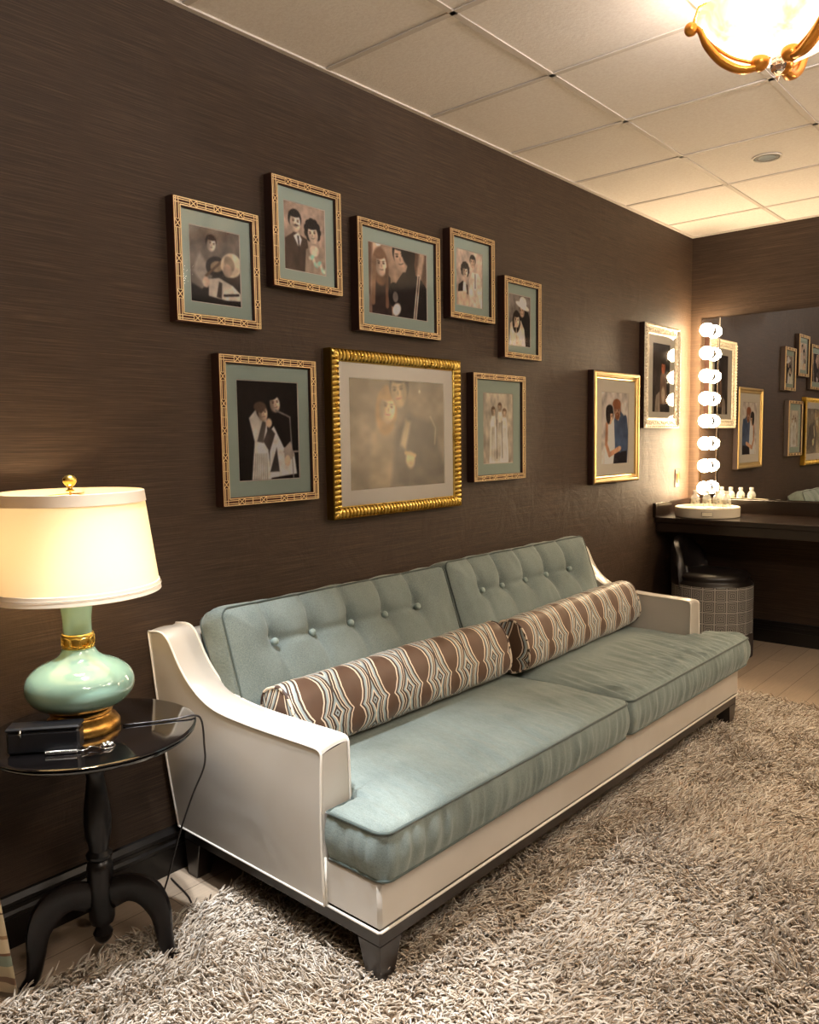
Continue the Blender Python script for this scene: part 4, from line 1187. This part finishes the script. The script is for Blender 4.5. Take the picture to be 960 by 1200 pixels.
    gm.build('glass', M_glassgold if kind == 'gold' else M_glass, r, smooth=0, recalc=False)
    bk = MB().box(.0, .010, -W / 2 + .006, W / 2 - .006, -H / 2 + .006, H / 2 - .006); bk.build('backing', M_framedark, r, smooth=0)
    return r
M_oldgoldp = mat('pale_gold', srgb(206, 176, 116), .3, .85)
GRP = 'pictures in lattice-pattern gilt frames above the sofa'
picture('fret', 1.470, 1.805, 1.788, 2.174, (.20, .78, .185, .80), art1, (84, 74, 68), 'lattice-framed photograph at far left of the upper row, man with guitar beside white hat', M_matteal, GRP, seed=1)
picture('fret', 1.865, 2.200, 1.948, 2.330, (.20, .78, .185, .80), art2, (132, 112, 100), 'lattice-framed photograph of a dark-haired man and curly-haired woman cheek to cheek', M_matteal, GRP, seed=2)
picture('fret', 2.284, 2.793, 1.832, 2.267, (.15, .85, .18, .81), art3, (130, 106, 92), 'widest lattice-framed photograph, long-haired woman with man in profile, above the gold frame', M_matteal, GRP, seed=3)
picture('fret', 2.863, 3.204, 1.941, 2.329, (.19, .76, .17, .80), art4, (168, 146, 130), 'lattice-framed photograph of a woman beside a tall man in a pale suit', M_matteal, GRP, seed=4)
picture('fret', 3.283, 3.615, 1.794, 2.183, (.18, .75, .17, .80), art5, (96, 90, 86), 'small lattice-framed photograph of a man in a white hat behind a woman', M_matteal, GRP, seed=5)
picture('fret', 1.620, 2.053, 1.187, 1.698, (.19, .81, .165, .835), art6, (26, 22, 21), 'lattice-framed photograph of two singers on a dark stage, left of the gold frame', M_matteal, GRP, seed=6)
picture('gold', 2.130, 2.933, 1.100, 1.755, (.135, .865, .165, .835), art7, (112, 102, 86), 'large picture in ribbed bright gold frame with wide cream mat', M_matcream, None, D=.046, wd=.048, seed=7)
picture('fret', 3.028, 3.466, 1.201, 1.710, (.22, .78, .165, .82), art8, (160, 150, 136), 'lattice-framed photograph of three figures in long pale clothes, right of the gold frame', M_matteal, GRP, seed=8)
picture('step', 4.177, 4.766, 1.128, 1.785, (.20, .78, .175, .815), art9, (178, 168, 162), 'colour photograph of couple, woman in white and bearded man in blue, smooth gold frame', M_matcream, None, D=.045, seed=9)
picture('carved', 4.833, 5.371, 1.455, 2.116, (.27, .76, .16, .825), art10, (44, 38, 36), 'tall picture in ornate carved white frame nearest the corner bulbs', M_matcream, None, D=.045, seed=10)

# wall outlet
sw = thing('light_switch', 'small dark bronze switch plate on the wall above the counter end', 'switch', (.0, 5.446, 1.11))
MB().box(0, .006, -.038, .038, -.062, .062, ch=.002).build('plate', M_bronze, sw, smooth=30)
MB().box(.006, .010, -.016, .016, -.033, .033, ch=.0015).build('rocker', M_oldgold, sw, smooth=30)

# ------------------------------------------------------------------ dressing counter, mirrors and bulbs
CT = .868
m = MB(); m.box(.002, 3.0, 5.09, Y1 - .002, CT - .035, CT, ch=.003)
ct = thing('dressing_counter', 'long dark wood dressing counter built across the far wall', 'counter', (0, 0, 0))
m.build('counter_top', M_counter, ct, smooth=20)
MB().box(.004, 3.0, 5.10, 5.125, CT - .095, CT - .035, ch=.002).build('apron', M_counter, ct, smooth=20)
MB().box(.001, .024, 5.06, Y1 - .02, CT, .962, ch=.002).build('side_splash', M_counter, ct, smooth=20)
MB().box(.024, 3.0, Y1 - .022, Y1 - .001, CT, .962, ch=.002).build('back_splash', M_counter, ct, smooth=20)
MB().box(2.96, 3.0, 5.12, Y1 - .03, 0, CT - .035).build('end_panel', M_dark, ct, smooth=20)
ym = Y1 - .001
mr = thing('wall_mirror', 'large frameless wall mirror above the dark dressing counter', 'mirror', (0, 0, 0))
MB().box(.205, 2.90, ym - .006, ym, .968, 2.205, 0).build('mirror_glass', M_mirror, mr, smooth=0)
MB().box(.1985, .2045, ym - .013, ym, .965, 2.21, 0).build('edge_strip', M_chrome, mr, smooth=0)
vs = thing('vanity_light_strip', 'vertical mirrored strip of eight globe bulbs in the corner', 'light', (0, 0, 0))
MB().box(.078, .197, ym - .012, ym, .968, 2.205, 0, ch=.003).build('back_plate', M_mirror, vs, smooth=0)
ZB = [2.121 - .1547 * k for k in range(8)]
for z in ZB:
    bl = MB().sphere((.143, ym - .012 - .068, z), .0455, 12).build('bulb', M_bulb, vs, smooth=180)
    hb = MB(); hb.lathe([(.036, .0), (.038, .006), (.034, .022), (.026, .034), (.018, .036)], n=24)
    hb.xf(Matrix.Translation((.143, ym - .012, z)) @ Matrix.Rotation(PI / 2, 4, 'X')); hb.build('socket', M_chrome, vs, smooth=40)

vs2 = copy_tree(vs); vs2.location = (2.83, 0, 0); vs2['label'] = 'vertical mirrored strip of eight globe bulbs at the far end of the mirror'
# round tray with bottles
M_tray = mat('tray_cloth', srgb(206, 196, 176), .6)
TRC = (.262, 5.325)
tr = thing('round_tray', 'round pale tray box with a small label plate on the dark counter', 'tray', (TRC[0], TRC[1], CT))
MB().lathe([(.0, .0005), (.198, .0005), (.203, .004), (.205, .060), (.201, .066), (.196, .066), (.193, .060), (.193, .050), (.0, .050)], n=96).build('tray_body', M_tray, tr, smooth=30)
plate = MB()
ac = math.atan2(-TRC[1], 2.28 - TRC[0])
rows = [[((.2065 + .0) * math.cos(ac + t), (.2065) * math.sin(ac + t), z) for t in np.linspace(-.16, .16, 9)] for z in (.018, .044)]
plate.surf(rows)
for z in (.018, .044): plate.tube([(.207 * math.cos(ac + t), .207 * math.sin(ac + t), z) for t in np.linspace(-.16, .16, 9)], .0015, 6, m=1)
for t in (-.16, .16): plate.tube([(.207 * math.cos(ac + t), .207 * math.sin(ac + t), z) for z in (.018, .044)], .0015, 6, m=1)
plate.build('label_plate', [mat('label_card', srgb(240, 230, 205), .4), M_silver], tr, smooth=40)

M_fillbowl = mat('added_bowl_glow', srgb(150, 120, 84), .4, emit=(1.0, .90, .79), estr=40)  # strong glow for the added bowls out of view
def bottle_glass():
    m = mat('bottle_plastic', (.92, .94, .92), .08); p = m.node_tree.nodes['Principled BSDF']
    p.inputs['Alpha'].default_value = .38; p.inputs['Coat Weight'].default_value = .5
    return m
M_bott = bottle_glass(); M_cap = mat('white_cap', srgb(235, 232, 222), .4); M_blabel = mat('bottle_label', srgb(190, 196, 186), .5)
g = N(M_blabel); nn = g.noise(g.coord((1, 1, 1)), 55, 2); g.col(g.ramp(nn, [(.48, srgb(206, 204, 190)), (.55, srgb(112, 118, 106))], 'CONSTANT'))
bt = thing('water_bottle', '', 'bottle', (0, 0, 0), 0, 'small water bottles on the round tray')
MB().lathe([(.0, .0), (.022, .0), (.026, .004), (.028, .02), (.026, .032), (.028, .042), (.028, .062), (.024, .076), (.014, .088), (.011, .094), (.011, .098)], n=32).build('bottle_body', M_bott, bt, smooth=50)
MB().lathe([(.0285, .026), (.0287, .027), (.0287, .057), (.0285, .058)], n=32, cap=False).build('bottle_label', M_blabel, bt, smooth=50)
MB().lathe([(.0, .094), (.0145, .094), (.0145, .110), (.013, .113), (.0, .113)], n=24).build('cap', M_cap, bt, smooth=40)
bot = [(.150, 5.40, 'clear bottle with white cap, leftmost of the tray group under the bulbs'), (.222, 5.42, 'clear bottle with white cap, second from the left on the round tray'),
       (.292, 5.42, 'clear bottle with white cap, third from the left on the round tray'), (.360, 5.40, 'clear bottle with white cap, rightmost on the round tray')]
for k, (x, y, lb) in enumerate(bot):
    o = bt if k == 0 else copy_tree(bt)
    o.location = (x, y, CT + .0505); o['label'] = lb

# ------------------------------------------------------------------ stool under the counter
def stool():
    c = (.375, 5.13)
    r = thing('vanity_stool', 'round low-back stool with patterned skirt and black seat under the counter', 'stool', (c[0], c[1], 0))
    M_s = mat('greek_key_fabric', srgb(110, 104, 96), .8); g = N(M_s)
    uv = g.add('ShaderNodeUVMap', uv_map='UVMap').outputs[0]; sp = g.add('ShaderNodeSeparateXYZ', {'Vector': uv})
    fx = g.math('ABSOLUTE', g.math('SUBTRACT', g.math('FRACT', sp.outputs[0]), .5)); fy = g.math('ABSOLUTE', g.math('SUBTRACT', g.math('FRACT', sp.outputs[1]), .5))
    mxx = g.math('MAXIMUM', fx, fy); st_ = g.math('FRACT', g.math('MULTIPLY', mxx, 8.0))
    g.col(g.mix(g.math('GREATER_THAN', st_, .5), srgb(32, 30, 29), srgb(150, 147, 140)))
    # skirt
    n = 96; b = MB(); rows = []; R_ = .248
    zs = [.165, .20, .30, .40, .455, .468]
    for z in zs: rows.append([((R_ + .002 * math.sin(18 * t) * (z < .3)) * math.cos(t), R_ * math.sin(t), z) for t in np.linspace(0, 2 * PI, n + 1)])
    b.surf(rows); o = b.build('skirt', M_s, r, smooth=50)
    uvl = o.data.uv_layers.new(name='UVMap')
    for lp in o.data.loops:
        vi = lp.vertex_index; row = vi // (n + 1); q = vi % (n + 1); uvl.data[lp.index].uv = (q / n * 22, (zs[row] - .17) / .0715)
    M_f = mat('stool_fringe', srgb(52, 44, 40), .8); m = MB(); rows = []
    nn_ = 420
    for z, k in ((.012, 1.0), (.08, 1.0), (.165, .8), (.172, .2)): rows.append([((R_ - .001 + .004 * k * math.sin(t * 105)) * math.cos(t), (R_ - .001 + .004 * k * math.sin(t * 105)) * math.sin(t), z) for t in np.linspace(0, 2 * PI, nn_ + 1)])
    m.surf(rows); m.build('fringe', M_f, r, smooth=60)
    M_bl = mat('black_leather', srgb(20, 15, 14), .38)
    MB().lathe([(.0, .455), (.235, .455), (.246, .468), (.240, .480), (.225, .490), (.222, .500), (.228, .515), (.215, .532), (.16, .546), (.08, .552), (.0, .553)], n=64).build('seat', M_bl, r, smooth=60)
    # curved low back hugging the wall side
    b = MB(); rows = []
    a0 = math.radians(178); half = math.radians(62)
    for k in range(33):
        t = a0 - half + 2 * half * k / 32; e = math.sin(PI * k / 32) ** .35
        ring = []
        for (rr_, z) in ((.185, .46), (.180, .58), (.190, .46 + .27 * e - .03), (.208, .46 + .29 * e), (.236, .46 + .29 * e), (.252, .46 + .27 * e - .03), (.254, .58), (.250, .46)):
            ring.append((rr_ * math.cos(t), rr_ * math.sin(t), min(z, .46 + .29 * e)))
        rows.append(ring)
    b.surf(rows); b.build('backrest', M_bl, r, smooth=60)
    MB().lathe([(.0, .0), (.17, .0), (.18, .01), (.17, .02), (.0, .02)], n=48).build('base', M_dark, r, smooth=40)
    MB().lathe([(.03, .02), (.03, .455)], n=24).build('post', M_dark, r, smooth=40)
stool()

# ------------------------------------------------------------------ bowl ceiling lamp
def ceiling_bowl(c=(1.480, 2.60), pw=24, lb=None):
    zt = 2.480
    r = thing('ceiling_bowl_lamp', lb or 'glowing alabaster bowl lamp held by curled gold arms under the ceiling', 'lamp', (c[0], c[1], 0))
    M_g = mat('amber_gold', srgb(224, 150, 62), .35, .75)
    R_ = .215; zr = zt + .155
    prof = [(R_ * math.sin(t), zr - .125 * math.cos(t)) for t in np.linspace(0.02, PI / 2, 14)]
    prof += [(R_ + .012, zr + .008), (R_ + .014, zr + .012), (R_ + .006, zr + .014)] + [(R_ * .97 * math.sin(t), zr + .004 - .118 * math.cos(t)) for t in np.linspace(PI / 2, .02, 10)]
    MB().lathe(prof, n=64, cap=False).build('bowl', M_bowl if lb is None else M_fillbowl, r, smooth=60)
    # three double arms
    for k in range(3):
        a0 = math.radians(207 + 120 * k)
        b = MB(); d = Vector((math.cos(a0), math.sin(a0), 0))
        for off, rad_ in ((.0, .012),):
            pts = [(.018, zt + .040), (.05, zt + .012), (.10, zt + .006), (.155, zt + .035), (.198, zt + .085), (.220, zt + .130), (.238, zt + .150)]
            path = smoothpath([d * p[0] + Vector((0, 0, p[1])) for p in pts], 8)
            nn_ = len(path); b.tube(path, [.007 + .013 * math.sin(PI * i / (nn_ - 1)) for i in range(nn_)], 10, flat=.6)
        # curls
        b.sphere(d * .050 + Vector((0, 0, zt + .022)), .026, 10); b.sphere(d * .246 + Vector((0, 0, zt + .140)), .020, 10)
        # slim second strand lifting off
        path = smoothpath([d * .075 + Vector((0, 0, zt + .024)), d * .13 + Vector((0, 0, zt + .045)), d * .18 + Vector((0, 0, zt + .085)), d * .215 + Vector((0, 0, zt + .135))], 8)
        b.tube(path, .005, 8)
        b.build('arm', M_g, r, smooth=60)
        hb = MB(); hb.tube([d * .242 + Vector((0, 0, zt + .15)), d * .225 + Vector((0, 0, zt + .20)), d * .05 + Vector((0, 0, CEIL - .03))], .004, 8)
        hb.build('rod', M_g, r, smooth=60)
    MB().lathe([(.0, -.0), (.085, .0), (.09, .006), (.075, .02), (.03, .03), (.0, .032)][::-1], (0, 0, CEIL - .034), 40).build('canopy', M_g, r, smooth=40)
    M_cr = mat('crystal', (.95, .95, .95), .02); M_cr.node_tree.nodes['Principled BSDF'].inputs['Transmission Weight'].default_value = .9
    b = MB(); b.lathe([(.0, zt - .042), (.008, zt - .020), (.020, zt - .004), (.024, zt + .008), (.014, zt + .016)], n=8); b.lathe([(.012, zt + .014), (.020, zt + .020), (.018, zt + .030), (.010, zt + .036)], n=8)
    b.build('crystal_drop', M_cr, r, smooth=0)
    lamp('bowl_light', 'POINT', (c[0], c[1], zr + .05), pw, (1.0, .93, .87), .06)
ceiling_bowl()
ceiling_bowl((2.95, .55), 150, 'added alabaster bowl lamp behind the viewer, unseen fill light')  # added lamp out of view, brightens ceiling and walls
ceiling_bowl((3.15, 3.3), 60, 'added alabaster bowl lamp by the right wall, unseen fill light')  # another added lamp out of view, more fill for the room

# recessed ceiling lights
M_lens = mat('downlight_lens', srgb(170, 182, 190), .2); M_canb = mat('downlight_can', srgb(14, 12, 11), .5); M_ring = mat('downlight_ring', srgb(205, 196, 184), .5)
M_lit = mat('downlight_lit', (1, 1, 1), .4, emit=(1, .9, .76), estr=6)
def downlight(x, y, lit, label):
    r = thing('recessed_downlight', label, 'light', (x, y, CEIL), 0, None if not lit else 'lit recessed ceiling lights')
    MB().lathe([(.070, .003), (.070, -.002), (.067, -.003), (.062, -.002), (.060, .003)], n=40, cap=False).build('trim_ring', M_ring, r, smooth=40)
    MB().lathe([(.060, .003), (.058, -.001), (.040, -.0005)], n=40, cap=False).build('baffle', M_canb, r, smooth=40)
    MB().lathe([(.0, -.001), (.026, -.001), (.039, .0005), (.040, .002), (.0, .002)], n=40).build('lens', M_lit if lit else M_lens, r, smooth=40)
downlight(.913, 4.305, False, 'unlit round recessed downlight in the ceiling beyond the bowl lamp')
for x, y in DOWN: downlight(x, y, True, 'unseen lit recessed ceiling light outside the picture')  # unseen cans; those of the down lights are added for brightness
